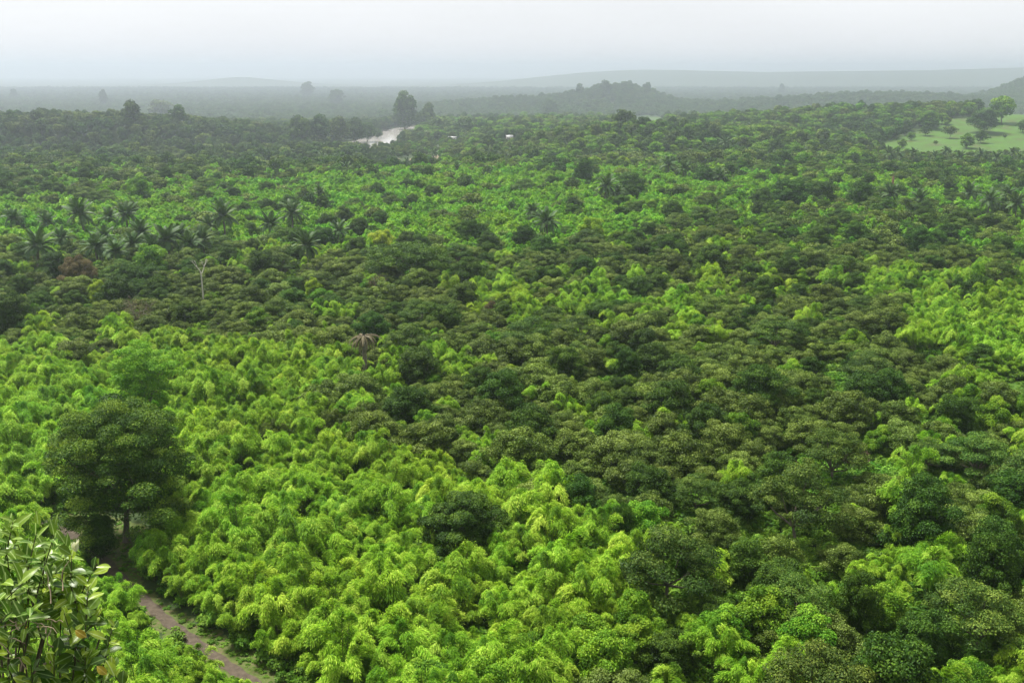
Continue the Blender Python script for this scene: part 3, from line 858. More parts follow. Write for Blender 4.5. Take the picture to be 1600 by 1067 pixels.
# dead palm with brown hanging fronds
def dead_palm():
    x, y = at_base(571, 600)
    e = bpy.data.objects.new('dead_palm', None); col.objects.link(e)
    e.location = (x, y, float(height(x, y)))
    T = Tubes(); T.add([(0, 0, -0.3), (0.05, 0, 2.5), (0, 0, 9.9), (0, 0, 10.4)], [0.5, 0.42, 0.48, 0.3], 9)
    new_obj('trunk', T.mesh('trunk', 'bark'), e)
    for k in range(16):
        o = new_obj('dry_frond', DEADF[k % 2], e)
        o.location = (0, 0, 10.2)
        o.rotation_euler = (rng.normal() * 0.15, R(-8 + 42 * (k / 16)), k * 2.39996 + rng.normal() * 0.15)
        q = 1.05 + 0.35 * rng.random(); o.scale = (q, q, q)
    tag(e, 'dead palm with drooping brown fronds between bamboo and olive trees', 'palm tree')
    taken.extend([(x, y, 2.6), (x * 0.98, y - 4, 2.6), (x * 0.965, y - 7.5, 1.8)])
dead_palm()

# two small houses with pale roofs
def house(px, py, wid, dep, label, rz):
    x, y = ground_at(px, py, 4.0)
    z = float(height(x, y))
    e = bpy.data.objects.new('house', None); col.objects.link(e)
    e.location = (x, y, z); e.rotation_euler = (0, 0, rz)
    a, b_, h = wid / 2, dep / 2, 2.9
    def box(x0, x1, y0, y1, z0, z1):
        return [(x0, y0, z0), (x1, y0, z0), (x1, y1, z0), (x0, y1, z0), (x0, y0, z1), (x1, y0, z1), (x1, y1, z1), (x0, y1, z1)], [(0, 3, 2, 1), (4, 5, 6, 7), (0, 1, 5, 4), (1, 2, 6, 5), (2, 3, 7, 6), (3, 0, 4, 7)]
    v, f = box(-a, a, -b_, b_, -0.4, h); new_obj('wall', np_mesh('wall', v, f, None, 'plaster'), e)
    o = 0.5
    v = [(-a - o, -b_ - o, h - .1), (a + o, -b_ - o, h - .1), (a + o, 0, h + 1.5), (-a - o, 0, h + 1.5), (-a - o, b_ + o, h - .1), (a + o, b_ + o, h - .1)]
    v += [(q[0], q[1], q[2] + 0.08) for q in v]
    f = [(0, 3, 2, 1), (3, 4, 5, 2), (6, 7, 8, 9), (9, 8, 11, 10), (0, 1, 7, 6), (4, 10, 11, 5), (0, 6, 9, 3), (3, 9, 10, 4), (1, 2, 8, 7), (2, 5, 11, 8)]
    new_obj('roof', np_mesh('roof', v, f, None, 'white_roof'), e)
    v, f = box(-0.5, 0.5, -b_ - 0.06, -b_ + 0.02, 0, 2.1); new_obj('door', np_mesh('door', v, f, None, 'wood_door'), e)
    for sx in (-0.6, 0.6):
        v, f = box(a * sx - 0.55, a * sx + 0.55, -b_ - 0.05, -b_ + 0.02, 1.0, 2.1); new_obj('window', np_mesh('window', v, f, None, 'dark_glass'), e)
    tag(e, label, 'house')
    taken.append((x, y, wid * 0.8))
    return x, y
H1 = house(796, 212, 6.5, 6.0, 'small house with bright white roof among trees at upper centre', 0.15)
H2 = house(707, 214, 8.5, 4.0, 'low long house with grey-white roof, left of the white-roofed house', -0.1)

# ------------------------------------------------------------------ labels from what a thing stands near
MARKS = [('the huge dark tree', 205, 735), ('the dirt track', 330, 1015), ('the dead palm', 571, 545), ('the solitary rounded dark tree', 726, 820), ('the bleached bare tree', 319, 445),
         ('the half leafless brown tree', 216, 500), ('the very wide umbrella tree', 640, 405), ('the lime green clearing', 1500, 520), ('the brown earth patches', 1290, 722),
         ('the foreground shrub', 95, 930), ('the right meadow', 1500, 210), ('the river bend', 608, 208), ('the rounded yellow-green tree', 925, 360), ('the palm grove at left', 190, 380),
         ('the lone olive shrub', 432, 665), ('the dark row at upper right', 1270, 302), ('the bottom right corner', 1600, 1067), ('the bottom edge midpoint', 800, 1067), ('the left edge midpoint', 0, 560),
         ('the picture centre', 800, 560), ('the right edge midpoint', 1600, 690), ('the big lower-right dark tree', 1540, 882), ('the broad layered tree', 1246, 790), ('the white-roofed house', 796, 212),
         ('the small upright dark tree', 970, 810), ('the reddish broken stump', 1393, 285), ('the shaded dark tree', 1330, 940)]
SIDES = ['right of', 'below and right of', 'below', 'below and left of', 'left of', 'above and left of', 'above', 'above and right of']
ORD = ['nearest', 'second nearest', 'third nearest', 'fourth nearest', 'fifth nearest', 'sixth nearest', 'seventh nearest', 'eighth nearest', 'ninth nearest', 'tenth nearest', 'eleventh nearest', 'twelfth nearest']
def ordinal(k):
    if k < len(ORD): return ORD[k]
    n_ = k + 1
    suf = 'th' if 10 <= n_ % 100 <= 20 else {1: 'st', 2: 'nd', 3: 'rd'}.get(n_ % 10, 'th')
    return f'{n_}{suf} nearest'

def make_labels(items, phrase):
    """items: (u, v); one label each, counted outwards from the nearest landmark"""
    buckets = {}
    for i, (u, v) in enumerate(items):
        ds = [math.hypot(u - a, v - b_) for _, a, b_ in MARKS]
        k = int(np.argmin(ds))
        ang = math.atan2(v - MARKS[k][2], u - MARKS[k][1])
        buckets.setdefault((k, int(round(ang / (math.pi / 4))) % 8), []).append((ds[k], i))
    out = [None] * len(items)
    for (k, sct), lst in buckets.items():
        lst.sort()
        for r, (_, i) in enumerate(lst):
            out[i] = f'{phrase}, {ordinal(r)} {SIDES[sct]} {MARKS[k][0]}'
    return out

pl = make_labels([(a, b_) for a, b_, _ in PALMS], 'dark-fronded palm tree')
for (a, b_, s), lab in zip(PALMS, pl):
    near = b_ > 250
    palm(a, b_, s, lab, n_=26 if near else 18)

MB_ = [(1424, 216, 15), (1446, 209, 20), (1484, 213, 26), (1478, 193, 10), (1532, 220, 24), (1570, 214, 7), (1510, 228, 30), (1598, 204, 26), (1462, 224, 8), (1410, 228, 16)]
for k, ((u, v, w), lab) in enumerate(zip(MB_, make_labels([(u, v) for u, v, _ in MB_], 'small meadow bush'))):
    spot_tree('meadow_bush', ('green', 'dark', 'olive')[k % 3] + '_far', k, u, v - w * 0.6, v, w, lab.replace('right meadow', 'right meadow centre'), 'bush', 'bushes in the right meadow')

# ------------------------------------------------------------------ scatter the vegetation
A_BAMBOO = [(-200, 540), (0, 537), (140, 542), (200, 522), (300, 542), (470, 527), (520, 562), (610, 577), (640, 607), (560, 650), (480, 662), (560, 690), (640, 705), (720, 745), (800, 780), (860, 812), (1000, 800), (1048, 830),
            (1052, 890), (985, 950), (945, 1000), (935, 1250), (-200, 1250)]
A_STRIPE = [(585, 545), (690, 556), (765, 568), (740, 592), (640, 596)]
A_STRIP = [(-300, 325), (0, 312), (200, 302), (470, 277), (620, 266), (780, 256), (900, 250), (1000, 262), (1100, 276), (1350, 280), (1900, 292), (1900, 345), (1300, 332), (1100, 345), (960, 382), (700, 380), (520, 402), (300, 392), (100, 402), (-300, 412)]
A_RIGHT = [(1090, 432), (1200, 426), (1250, 440), (1400, 426), (1900, 418), (1900, 482), (1400, 482), (1300, 462), (1100, 478)]
A_MID = [(860, 416), (1010, 420), (1090, 470), (1090, 522), (960, 522), (850, 532), (700, 472), (760, 440)]
A_LOWR = [(1060, 890), (1160, 860), (1280, 830), (1480, 826), (1900, 820), (1900, 1250), (940, 1250), (1000, 952)]
A_CEN = [(700, 700), (830, 690), (870, 760), (800, 790), (720, 745)]
A_SLOPE = [(1335, 850), (1430, 830), (1500, 850), (1480, 945), (1390, 950), (1340, 905)]
A_REDGE = [(1500, 570), (1660, 560), (1660, 760), (1560, 740), (1520, 660)]
KINDS = ['bamboo', 'olive', 'dark', 'green', 'flat', 'fern', 'none']

def weights(px, py):
    n_ = len(px)
    W = np.zeros((n_, 7))
    W[:] = (0.07, 0.60, 0.15, 0.12, 0.06, 0, 0)
    def setw(mask, w): W[mask] = w
    setw(py < 400, (0.30, 0.20, 0.22, 0.20, 0.08, 0, 0))
    setw(inside(px, py, A_STRIP), (0.76, 0.03, 0.06, 0.13, 0.02, 0, 0))
    setw(inside(px, py, A_RIGHT), (0.66, 0.12, 0.08, 0.10, 0.04, 0, 0))
    setw(inside(px, py, A_MID), (0.42, 0.26, 0.12, 0.14, 0.06, 0, 0))
    setw(inside(px, py, A_CEN), (0.55, 0.25, 0.08, 0.12, 0, 0, 0))
    setw(inside(px, py, A_REDGE), (0.30, 0.25, 0.12, 0.28, 0.05, 0, 0))
    setw(inside(px, py, A_LOWR), (0.26, 0.22, 0.18, 0.24, 0.10, 0, 0))
    setw(inside(px, py, A_SLOPE), (0.9, 0.0, 0.0, 0.1, 0, 0, 0))
    setw(inside(px, py, [(1390, 480), (1700, 470), (1700, 560), (1490, 570), (1400, 520)]), (0.9, 0.03, 0.02, 0.05, 0, 0, 0))
    setw(inside(px, py, A_STRIPE), (0.93, 0.03, 0, 0.04, 0, 0, 0))
    setw(inside(px, py, A_BAMBOO), (0.955, 0.006, 0.004, 0.035, 0, 0, 0))
    return W

OPEN = [MEADOW, MEADOW2, HILLTOP, FIELD_L, BARE1, BARE2, CLEAR_L, LAWN1, LAWN2, LAWN3, EARTH1, EARTH2, EARTH3]

def blocked(x, y, pad):
    b_ = np.zeros(x.shape, bool)
    for P in OPEN:
        b_ |= inside(x, y, P)
    b_ |= inside(x, y, UNDER_BIG)
    b_ |= seg_dist(x, y, TRACK) < 1.7 + pad * 1.1
    b_ |= inside(x, y, SHADE) & (seg_dist(x, y, TRACK) < 3.4 + pad)
    b_ |= seg_dist(x, y, RIVER) < RIVER_HW + pad
    # keep the photograph's sight lines to the roofs clear of tall growth: open yards in front of the houses
    for hx, hy in (H1, H2):
        b_ |= (np.abs(x - hx * (y / hy)) < 9) & (y < hy + 3) & (y > hy - 55)
    return b_

def grid(spacing, y0, y1, margin=0.12):
    ys = np.arange(y0, y1, spacing * 0.87)
    X, Y = [], []
    for k, yy in enumerate(ys):
        hw = yy * 0.514 * (1 + margin) + 8
        xs = np.arange(-hw, hw, spacing) + (k % 2) * spacing / 2
        X.append(xs); Y.append(np.full(len(xs), yy))
    X = np.concatenate(X); Y = np.concatenate(Y)
    return X + rng.normal(size=X.shape) * spacing * 0.22, Y + rng.normal(size=X.shape) * spacing * 0.22

class Occ:
    def __init__(self, cell=12.0):
        self.c = cell; self.d = {}
    def add(self, x, y, r):
        self.d.setdefault((int(x // self.c), int(y // self.c)), []).append((x, y, r))
    def hit(self, x, y, r, k=1.0):
        i, j = int(x // self.c), int(y // self.c)
        for a in (i - 1, i, i + 1):
            for b_ in (j - 1, j, j + 1):
                for (ox, oy, orr) in self.d.get((a, b_), ()):
                    if (ox - x) ** 2 + (oy - y) ** 2 < ((orr + r) * k) ** 2:
                        return True
        return False

occ = Occ()
for (x, y, r) in taken:
    occ.add(x, y, r)
placed = {k: [] for k in KINDS}   # x, y, scale

def scatter_kinds(spacing, y0, y1, kinds, rad, smin, smax, k_occ):
    X, Y = grid(spacing, y0, y1)
    px, py, _ = project(X, Y, height(X, Y) + 3.0)
    jx, jy = px + rng.normal(size=px.shape) * 12, py + rng.normal(size=px.shape) * (5 + 0.012 * py)
    W = weights(jx, jy)
    bl = blocked(X, Y, rad * 0.4)
    inl = inside(X, Y, LIME)
    shade_side = np.zeros(X.shape, bool)
    for k in (1.5, 3, 4.5, 6, 7.5):
        shade_side |= (seg_dist(X, Y + k, TRACK[3:]) < 1.6) & (px > 60)
    u = rng.random(len(X))
    cum = np.cumsum(W, axis=1)
    kind = (u[:, None] > cum).sum(1).clip(0, 6)
    for i in range(len(X)):
        kk = KINDS[kind[i]]
        if kk not in kinds or bl[i] or (inl[i] and (kk != 'bamboo' or rng.random() < 0.6)) or (shade_side[i] and kk not in ('bamboo', 'green')):
            continue
        s = smin + (smax - smin) * rng.random() ** 1.3
        if kk == 'bamboo':
            s *= 1.0 + 0.25 * float(wob(X[i], Y[i], 7.0, 1.3))
        if shade_side[i]:
            s *= 0.66
        r = rad * s
        if occ.hit(X[i], Y[i], r * 0.5, k_occ):
            continue
        occ.add(X[i], Y[i], r * 0.5)
        placed[kk].append((X[i], Y[i], s))

NEAR_END = 640
scatter_kinds(5.6, 66, NEAR_END, ('olive', 'flat', 'dark'), 4.2, 0.66, 1.32, 0.98)
scatter_kinds(4.6, 66, NEAR_END, ('green',), 3.2, 0.6, 1.15, 0.9)
scatter_kinds(3.2, 66, 330, ('bamboo',), 2.2, 0.6, 1.35, 0.86)
scatter_kinds(3.8, 330, NEAR_END, ('bamboo',), 2.2, 0.85, 1.35, 0.8)
# low ferny growth in the lime clearing
X, Y = grid(3.0, 150, 330)
for x, y in zip(X[inside(X, Y, LIME)], Y[inside(X, Y, LIME)]):
    if not occ.hit(x, y, 0.8, 0.8):
        placed['fern'].append((x, y, 0.9 + 0.8 * rng.random()))

SPEC = {'bamboo': ('bamboo_clump', 'arching green bamboo clump', 'bamboo', 'bamboo clumps', ('foliage', 'stem_cluster')),
        'olive': ('olive_green_tree', 'spreading olive-green tree', 'tree', 'olive-green trees', ('crown', 'trunk')),
        'dark': ('dark_green_tree', 'dense dark green tree', 'tree', 'dark green trees', ('crown', 'trunk')),
        'green': ('bright_green_tree', 'fresh green small tree', 'tree', 'fresh green small trees', ('crown', 'trunk')),
        'flat': ('umbrella_tree', 'layered flat-topped tree', 'tree', 'flat-topped trees', ('crown', 'trunk')),
        'fern': ('fern_tuft', 'pale lime feathery tuft', 'shrub', 'feathery tufts in the lime clearing', ('foliage', 'stem'))}
STUFF = {'bamboo': ('bamboo_thicket', 'bright green bamboo thicket spreading over the farther plain'), 'olive': ('olive_woodland', 'olive-green woodland of low spreading trees farther off'),
         'dark': ('dark_woodland', 'dense dark green trees scattered through the farther plain'), 'green': ('green_scrub', 'fresh green scrub scattered through the farther plain'),
         'flat': ('umbrella_woodland', 'flat-topped trees scattered through the farther plain'), 'fern': ('fern_field', 'pale feathery tufts covering the lime clearing')}

# ------------------------------------------------------------------ point instancing for what nobody could count
def instancer(name, label, cat, protos, pts):
    """protos: list of (crown mesh, trunk mesh); pts: x, y, z, rz, sx, sz, variant"""
    pts = np.asarray(pts, float)
    me = bpy.data.meshes.new(name)
    me.vertices.add(len(pts)); me.vertices.foreach_set('co', pts[:, :3].astype(np.float32).ravel())
    for nm, ci in (('rz', 3), ('sxy', 4), ('sz', 5)):
        a = me.attributes.new(nm, 'FLOAT', 'POINT'); a.data.foreach_set('value', pts[:, ci].astype(np.float32))
    a = me.attributes.new('var', 'INT', 'POINT'); a.data.foreach_set('value', pts[:, 6].astype(np.int32))
    o = new_obj(name, me)
    tag(o, label, cat, kind='stuff')
    g = bpy.data.node_groups.new(name, 'GeometryNodeTree')
    g.interface.new_socket('Geometry', in_out='INPUT', socket_type='NodeSocketGeometry')
    g.interface.new_socket('Geometry', in_out='OUTPUT', socket_type='NodeSocketGeometry')
    n, l = g.nodes, g.links
    gi = n.new('NodeGroupInput'); go = n.new('NodeGroupOutput')
    def att(nm, ty):
        q = n.new('GeometryNodeInputNamedAttribute'); q.data_type = ty; q.inputs['Name'].default_value = nm
        return q.outputs['Attribute']
    cmb = n.new('ShaderNodeCombineXYZ'); l.new(att('rz', 'FLOAT'), cmb.inputs['Z'])
    e2r = n.new('FunctionNodeEulerToRotation'); l.new(cmb.outputs[0], e2r.inputs[0])
    sc = n.new('ShaderNodeCombineXYZ'); sa = att('sxy', 'FLOAT')
    l.new(sa, sc.inputs['X']); l.new(sa, sc.inputs['Y']); l.new(att('sz', 'FLOAT'), sc.inputs['Z'])
    va = att('var', 'INT')
    jn = n.new('GeometryNodeJoinGeometry')
    for k, objs in enumerate(protos):
        cmp_ = n.new('FunctionNodeCompare'); cmp_.data_type = 'INT'; cmp_.operation = 'EQUAL'
        l.new(va, cmp_.inputs['A'] if False else [s for s in cmp_.inputs if s.enabled][0])
        [s for s in cmp_.inputs if s.enabled][1].default_value = k
        j2 = n.new('GeometryNodeJoinGeometry')
        for ob in objs:
            oi = n.new('GeometryNodeObjectInfo'); oi.transform_space = 'ORIGINAL'
            oi.inputs['Object'].default_value = ob
            l.new(oi.outputs['Geometry'], j2.inputs[0])
        iop = n.new('GeometryNodeInstanceOnPoints')
        l.new(gi.outputs[0], iop.inputs['Points'])
        l.new(cmp_.outputs[0], iop.inputs['Selection'])
        l.new(j2.outputs[0], iop.inputs['Instance'])
        l.new(e2r.outputs[0], iop.inputs['Rotation'])
        l.new(sc.outputs[0], iop.inputs['Scale'])
        l.new(iop.outputs[0], jn.inputs[0])
    l.new(jn.outputs[0], go.inputs[0])
    md = o.modifiers.new('scatter', 'NODES'); md.node_group = g
    return o

source = {}          # mesh -> an object that is seen and carries it
def remember(e):
    for c in e.children:
        if c.type == 'MESH':
            source.setdefault(c.data.name, c)

LIMIT = 300
for kk in ('bamboo', 'olive', 'dark', 'green', 'flat', 'fern'):
    P = placed[kk]
    if not P:
        continue
    name, phrase, cat, group, parts = SPEC[kk]
    arr = np.array(P)
    px, py, d = project(arr[:, 0], arr[:, 1], height(arr[:, 0], arr[:, 1]) + 2.5)
    vis = (px > -10) & (px < 1610) & (py > 0) & (py < 1080)
    size = arr[:, 2] / d * np.where(vis, 1, 0.001)
    order = np.argsort(-size)
    single = [i for i in order[:LIMIT if kk != 'fern' else 120] if vis[i]]
    labs = make_labels([(px[i], py[i]) for i in single], phrase)
    nv = len(PROTO[kk])
    for q, i in enumerate(single):
        e = tree_thing(name, kk, q, arr[i, 0], arr[i, 1], arr[i, 2], label=labs[q], cat=cat, group=group, names=parts)
        if q < nv:
            remember(e)
    rest = [i for i in range(len(P)) if i not in set(single)]
    # variants: near meshes up to 330 m, coarser ones beyond
    objs = [[source[m_.name] for m_ in PROTO[kk][v][:2] if m_ is not None] for v in range(nv)]
    far = PROTO.get(kk + '_far')
    nf = 0
    if far and rest:
        fr = [i for i in rest if d[i] > 360 and vis[i]]
        fr.sort(key=lambda i: abs(px[i] - 800))
        fr = fr[::max(1, len(fr) // len(far))][:len(far)]; far = far[:len(fr)]
        dl = make_labels([(px[i], py[i]) for i in fr], 'far ' + phrase)
        for q in range(len(far)):                      # one visible far thing of each coarse shape
            i = fr[q]; rest.remove(i); lab = dl[q]
            e = tree_thing(name, kk + '_far', q, arr[i, 0], arr[i, 1], arr[i, 2], label=lab, cat=cat, group=group, names=parts)
            remember(e)
            objs.append([source[m_.name] for m_ in far[q][:2] if m_ is not None])
        nf = len(far)
    pts = []
    for i in rest:
        x, y, s = arr[i]
        v = (nv + rng.integers(nf)) if (nf and d[i] > 330) else rng.integers(nv)
        pts.append((x, y, float(height(x, y)) - 0.05, rng.random() * 6.28, s, s * (0.85 + 0.3 * rng.random()), v))
    if pts:
        instancer(STUFF[kk][0], STUFF[kk][1], 'thicket' if kk in ('bamboo', 'green', 'fern') else 'woodland', objs, pts)
    print(kk, len(P), 'placed,', len(single), 'single,', len(pts), 'stuff')

# undergrowth closing the gaps between the trees
X, Y = grid(1.75, 66, 340)
px, py, _ = project(X, Y, height(X, Y) + 1)
ok = ~blocked(X, Y, 0.7) & ~inside(X, Y, LIME)
X, Y = X[ok], Y[ok]
Z = height(X, Y)
us = [tree_thing('low_bush', 'under', k, *ground_at(*q), 1.0, label=lab, cat='bush', group='low bushes by the track', names=('foliage', 'stem'))
      for k, (q, lab) in enumerate([((215, 880), 'low green bush right of the track below the huge tree'), ((275, 1000), 'low green bush left of the dirt track'), ((430, 1050), 'low bush right of the dirt track at the bottom edge'), ((90, 800), 'low bush beside the track left of the huge tree')])]
for e in us: remember(e)
usrc = [[source[m_[0].name]] for m_ in PROTO['under']]
pts = [(x, y, z - 0.1, rng.random() * 6.28, s, s * 0.9, rng.integers(4)) for x, y, z, s in zip(X, Y, Z, 0.8 + 0.9 * rng.random(len(X)))]
# grass along the track and in the clearings: the same leaves, low
gxs, gys = grid(0.75, 80, 270)
okg = (inside(gxs, gys, SHADE) & (seg_dist(gxs, gys, TRACK) > 1.0) & (rng.random(len(gxs)) < 0.95)) | ((inside(gxs, gys, CLEAR_L) | inside(gxs, gys, LAWN1) | inside(gxs, gys, LAWN2) | inside(gxs, gys, LAWN3)) & (rng.random(len(gxs)) < 0.5))
pts += [(x, y, float(height(x, y)) - 0.05, rng.random() * 6.28, s, s * 0.55, rng.integers(4)) for x, y, s in zip(gxs[okg], gys[okg], 0.16 + 0.3 * rng.random(int(okg.sum())) ** 2)]
instancer('undergrowth', 'low green undergrowth filling the gaps between the trees', 'undergrowth', usrc, pts)
print('undergrowth', len(pts))

# the woods beyond the bright strip, fading into haze
def wood(kind, spacing, y0, y1, smin, smax, margin=0.12):
    X, Y = grid(spacing, y0, y1, margin)
    ok = ~blocked(X, Y, 0.5)
    X, Y = X[ok], Y[ok]
    out = []
    Z = height(X, Y)
    keepout = Occ(30)
    for t_ in taken: keepout.add(*t_)
    nv = len(PROTO[kind])
    patch = wob(X, Y, 60, 1.0)
    px_, py_, _ = project(X, Y, Z + 6)
    low = (px_ > 572) & (px_ < 690) & (Y > 640) & (Y < 1150)     # low bushes before the river
    before = (px_ > 1355) & (Y > 600) & (Y < 900)
    yards = np.zeros(X.shape, bool)
    for hx, hy in (H1, H2):
        yards |= (np.abs(X - hx * (Y / hy)) < 16) & (Y < hy) & (Y > hy - 280)
    for x, y, z, pa, lo, mdw, u_, yard in zip(X, Y, Z, patch, low, before, px_, yards):
        if keepout.hit(x, y, 2.0, 0.8): continue
        s = smin + (smax - smin) * rng.random() ** 1.6
        if lo: s *= 0.55
        if mdw: s *= 0.5
        v = rng.integers(nv)
        if kind == 'wood' and rng.random() < 0.45:
            v = 1 if pa < -0.2 else (4 if pa > 0.35 else 0)
        if u_ > 640 and kind == 'wood' and rng.random() < 0.22: v = 4
        if v == 4 and u_ < 620: v = 2
        if yard: s *= 0.58
        out.append((x, y, z - 0.2, rng.random() * 6.28, s, s * (0.8 + 0.4 * rng.random()), v))
    return out
w1 = wood('wood', 7.6, 630, 1250, 0.55, 1.2) + wood('wood', 10.5, 1250, 2000, 0.8, 1.5)
w2 = wood('distant', 15.0, 2000, 3600, 0.8, 1.5, 0.08) + wood('distant', 30.0, 3600, 6000, 1.0, 1.6, 0.05)
WSPOT = [(208, 160, 196, 40, 'dark wide tree at the left end of the left hilltop group'), (250, 158, 194, 44, 'spreading tree at the middle of the left hilltop group'), (282, 166, 198, 30, 'tree at the right end of the left hilltop group'),
         (975, 172, 204, 40, 'round tree on the left shoulder of the small central hilltop'), (1565, 152, 190, 46, 'large tree on the right hill above the meadow')]
for k, (u, vt, vb, w, lab) in enumerate(WSPOT):
    e = spot_tree('hilltop_tree', 'wood', k, u, vt, vb, w, lab, 'tree', 'hilltop trees'); remember(e)
BANK = [(470, 184, 226, 46), (500, 182, 228, 46), (530, 183, 228, 46), (555, 187, 226, 40), (575, 193, 222, 34), (590, 201, 216, 20)]
for k, ((u, vt, vb, w), lab) in enumerate(zip(BANK, ['leftmost', 'second', 'third', 'fourth', 'fifth', 'rightmost'])):
    lab = f'hazy riverbank tree, {lab} along the left bank of the river bend' if k in (0, 5) else f'hazy riverbank tree, {lab} from left along the river bend bank'
    spot_tree('riverbank_tree', 'wood', (0, 2, 3)[k % 3], u, vt, vb, w, lab, 'tree', 'trees on the left river bank')
RBANK = [(600, 172, 194, 30), (660, 176, 203, 34), (690, 182, 208, 40), (725, 186, 212, 40)]
for k, (u, vt, vb, w) in enumerate(RBANK):
    lab = ['tree left of the giant dome tree behind the river', 'nearest hazy tree right of the giant dome tree', 'second hazy tree right of the giant dome tree', 'third hazy tree right of the giant dome tree'][k]
    spot_tree('riverbank_tree', 'wood', (2, 0, 3)[k % 3], u, vt, vb, w, lab, 'tree', 'trees beyond the river')
DSPOT = [(905, 126, 150, 16, 'pale tree on the left slope of the hazy central hill'), (945, 121, 146, 18, 'pale tree on top of the hazy central hill'), (1010, 124, 148, 16, 'pale tree on the right end of the hazy central hill')]
for k, (u, vt, vb, w, lab) in enumerate(DSPOT):
    e = spot_tree('hazy_tree', 'distant', k, u, vt, vb, w, lab, 'tree', 'trees on the hazy hill'); remember(e)
instancer('far_wood', 'dense mixed forest between the bright strip and the hazy plain', 'forest', [[source[m_.name] for m_ in q[:2]] for q in PROTO['wood']], w1)
instancer('hazy_forest', 'faint distant forest dissolving into haze below the sky', 'forest', [[source[m_.name] for m_ in q[:2]] for q in PROTO['distant']], w2)
print('wood', len(w1), len(w2))

# ------------------------------------------------------------------ foreground shrub and vine on the hillside
def shrub_leaf_mat(name, base, back, vein, rough=0.32):
    m = bpy.data.materials.new(name); m.use_nodes = True; MATS[name] = m
    n, l = m.node_tree.nodes, m.node_tree.links
    p = n['Principled BSDF']; out = n['Material Output']
    p.inputs['Roughness'].default_value = rough
    p.inputs['Specular IOR Level'].default_value = 0.2
    tcn = n.new('ShaderNodeTexCoord'); sep = n.new('ShaderNodeSeparateXYZ'); l.new(tcn.outputs['Object'], sep.inputs[0])
    ab = n.new('ShaderNodeMath'); ab.operation = 'ABSOLUTE'; l.new(sep.outputs['Y'], ab.inputs[0])
    rib = n.new('ShaderNodeMapRange'); rib.inputs['From Min'].default_value = 0.0; rib.inputs['From Max'].default_value = 0.004; rib.inputs['To Min'].default_value = 1; rib.inputs['To Max'].default_value = 0
    l.new(ab.outputs[0], rib.inputs['Value'])
    nz = n.new('ShaderNodeTexNoise'); nz.inputs['Scale'].default_value = 45; l.new(tcn.outputs['Object'], nz.inputs['Vector'])
    oi = n.new('ShaderNodeObjectInfo')
    mix1 = n.new('ShaderNodeMix'); mix1.data_type = 'RGBA'; mix1.inputs['A'].default_value = (*base, 1); mix1.inputs['B'].default_value = (*back, 1)
    l.new(oi.outputs['Random'], mix1.inputs['Factor'])
    mix2 = n.new('ShaderNodeMix'); mix2.data_type = 'RGBA'; mix2.inputs['B'].default_value = (*vein, 1)
    l.new(rib.outputs['Result'], mix2.inputs['Factor']); l.new(mix1.outputs['Result'], mix2.inputs['A'])
    hsv = n.new('ShaderNodeHueSaturation'); mr = n.new('ShaderNodeMapRange'); mr.inputs['To Min'].default_value = 0.7; mr.inputs['To Max'].default_value = 1.3
    l.new(nz.outputs['Fac'], mr.inputs['Value']); l.new(mr.outputs['Result'], hsv.inputs['Value']); l.new(mix2.outputs['Result'], hsv.inputs['Color'])
    l.new(hsv.outputs['Color'], p.inputs['Base Color'])
    tr = n.new('ShaderNodeBsdfTranslucent'); l.new(hsv.outputs['Color'], tr.inputs['Color'])
    ms = n.new('ShaderNodeMixShader'); ms.inputs['Fac'].default_value = 0.3
    l.new(p.outputs[0], ms.inputs[1]); l.new(tr.outputs[0], ms.inputs[2]); l.new(ms.outputs[0], out.inputs['Surface'])
shrub_leaf_mat('shrub_leaf', (0.024, 0.070, 0.004), (0.090, 0.160, 0.008), (0.20, 0.30, 0.09))
shrub_leaf_mat('young_leaf', (0.16, 0.27, 0.015), (0.27, 0.36, 0.035), (0.42, 0.52, 0.18))
shrub_leaf_mat('vine_leaf', (0.06, 0.14, 0.012), (0.18, 0.28, 0.03), (0.38, 0.50, 0.16))
shrub_leaf_mat('yellow_leaf', (0.30, 0.22, 0.02), (0.38, 0.31, 0.04), (0.55, 0.42, 0.10))
shrub_leaf_mat('flower_bud', (0.58, 0.60, 0.34), (0.70, 0.70, 0.48), (0.7, 0.7, 0.5))

def leaf_mesh(name, L, W, peak, mat, fold=0.25, curl=0.25):
    """a single leaf blade: base at the origin, along +x, folded along the midrib and curling down"""
    S = np.linspace(0, 1, 6)
    v, f4, f3 = [], [], []
    v.append((0, 0, 0))
    for s in S[1:-1]:
        w = W * 0.5 * math.sin(math.pi * s ** peak) ** 0.75
        x = L * s; z = -curl * L * s * s
        v += [(x, w, z + fold * w), (x, 0, z), (x, -w, z + fold * w)]
    v.append((L, 0, -curl * L))
    nrow = len(S) - 2
    f3 += [(0, 2, 1), (0, 3, 2)]
    for r in range(nrow - 1):
        a = 1 + 3 * r; b_ = a + 3
        f4 += [(a, a + 1, b_ + 1, b_), (a + 1, a + 2, b_ + 2, b_ + 1)]
    a = 1 + 3 * (nrow - 1); e_ = len(v) - 1
    f3 += [(a, a + 1, e_), (a + 1, a + 2, e_)]
    return np_mesh(name, np.array(v), np.array(f4), np.array(f3), mat, None, True)

OB = [leaf_mesh('leaf', 0.088, 0.053, 1.25, 'shrub_leaf', 0.22, c) for c in (0.05, 0.22)]
OBY = [leaf_mesh('leaf', 0.08, 0.041, 1.25, 'young_leaf', 0.3, c) for c in (0.1, 0.3)]
LA = [leaf_mesh('leaf', 0.105, 0.041, 0.9, 'vine_leaf', 0.3, c) for c in (0.1, 0.35)]
YE = [leaf_mesh('leaf', 0.07, 0.042, 1.1, 'yellow_leaf', 0.2, 0.2)]
BUD = leaf_mesh('bud', 0.045, 0.013, 0.8, 'flower_bud', 0.2, 0.1)

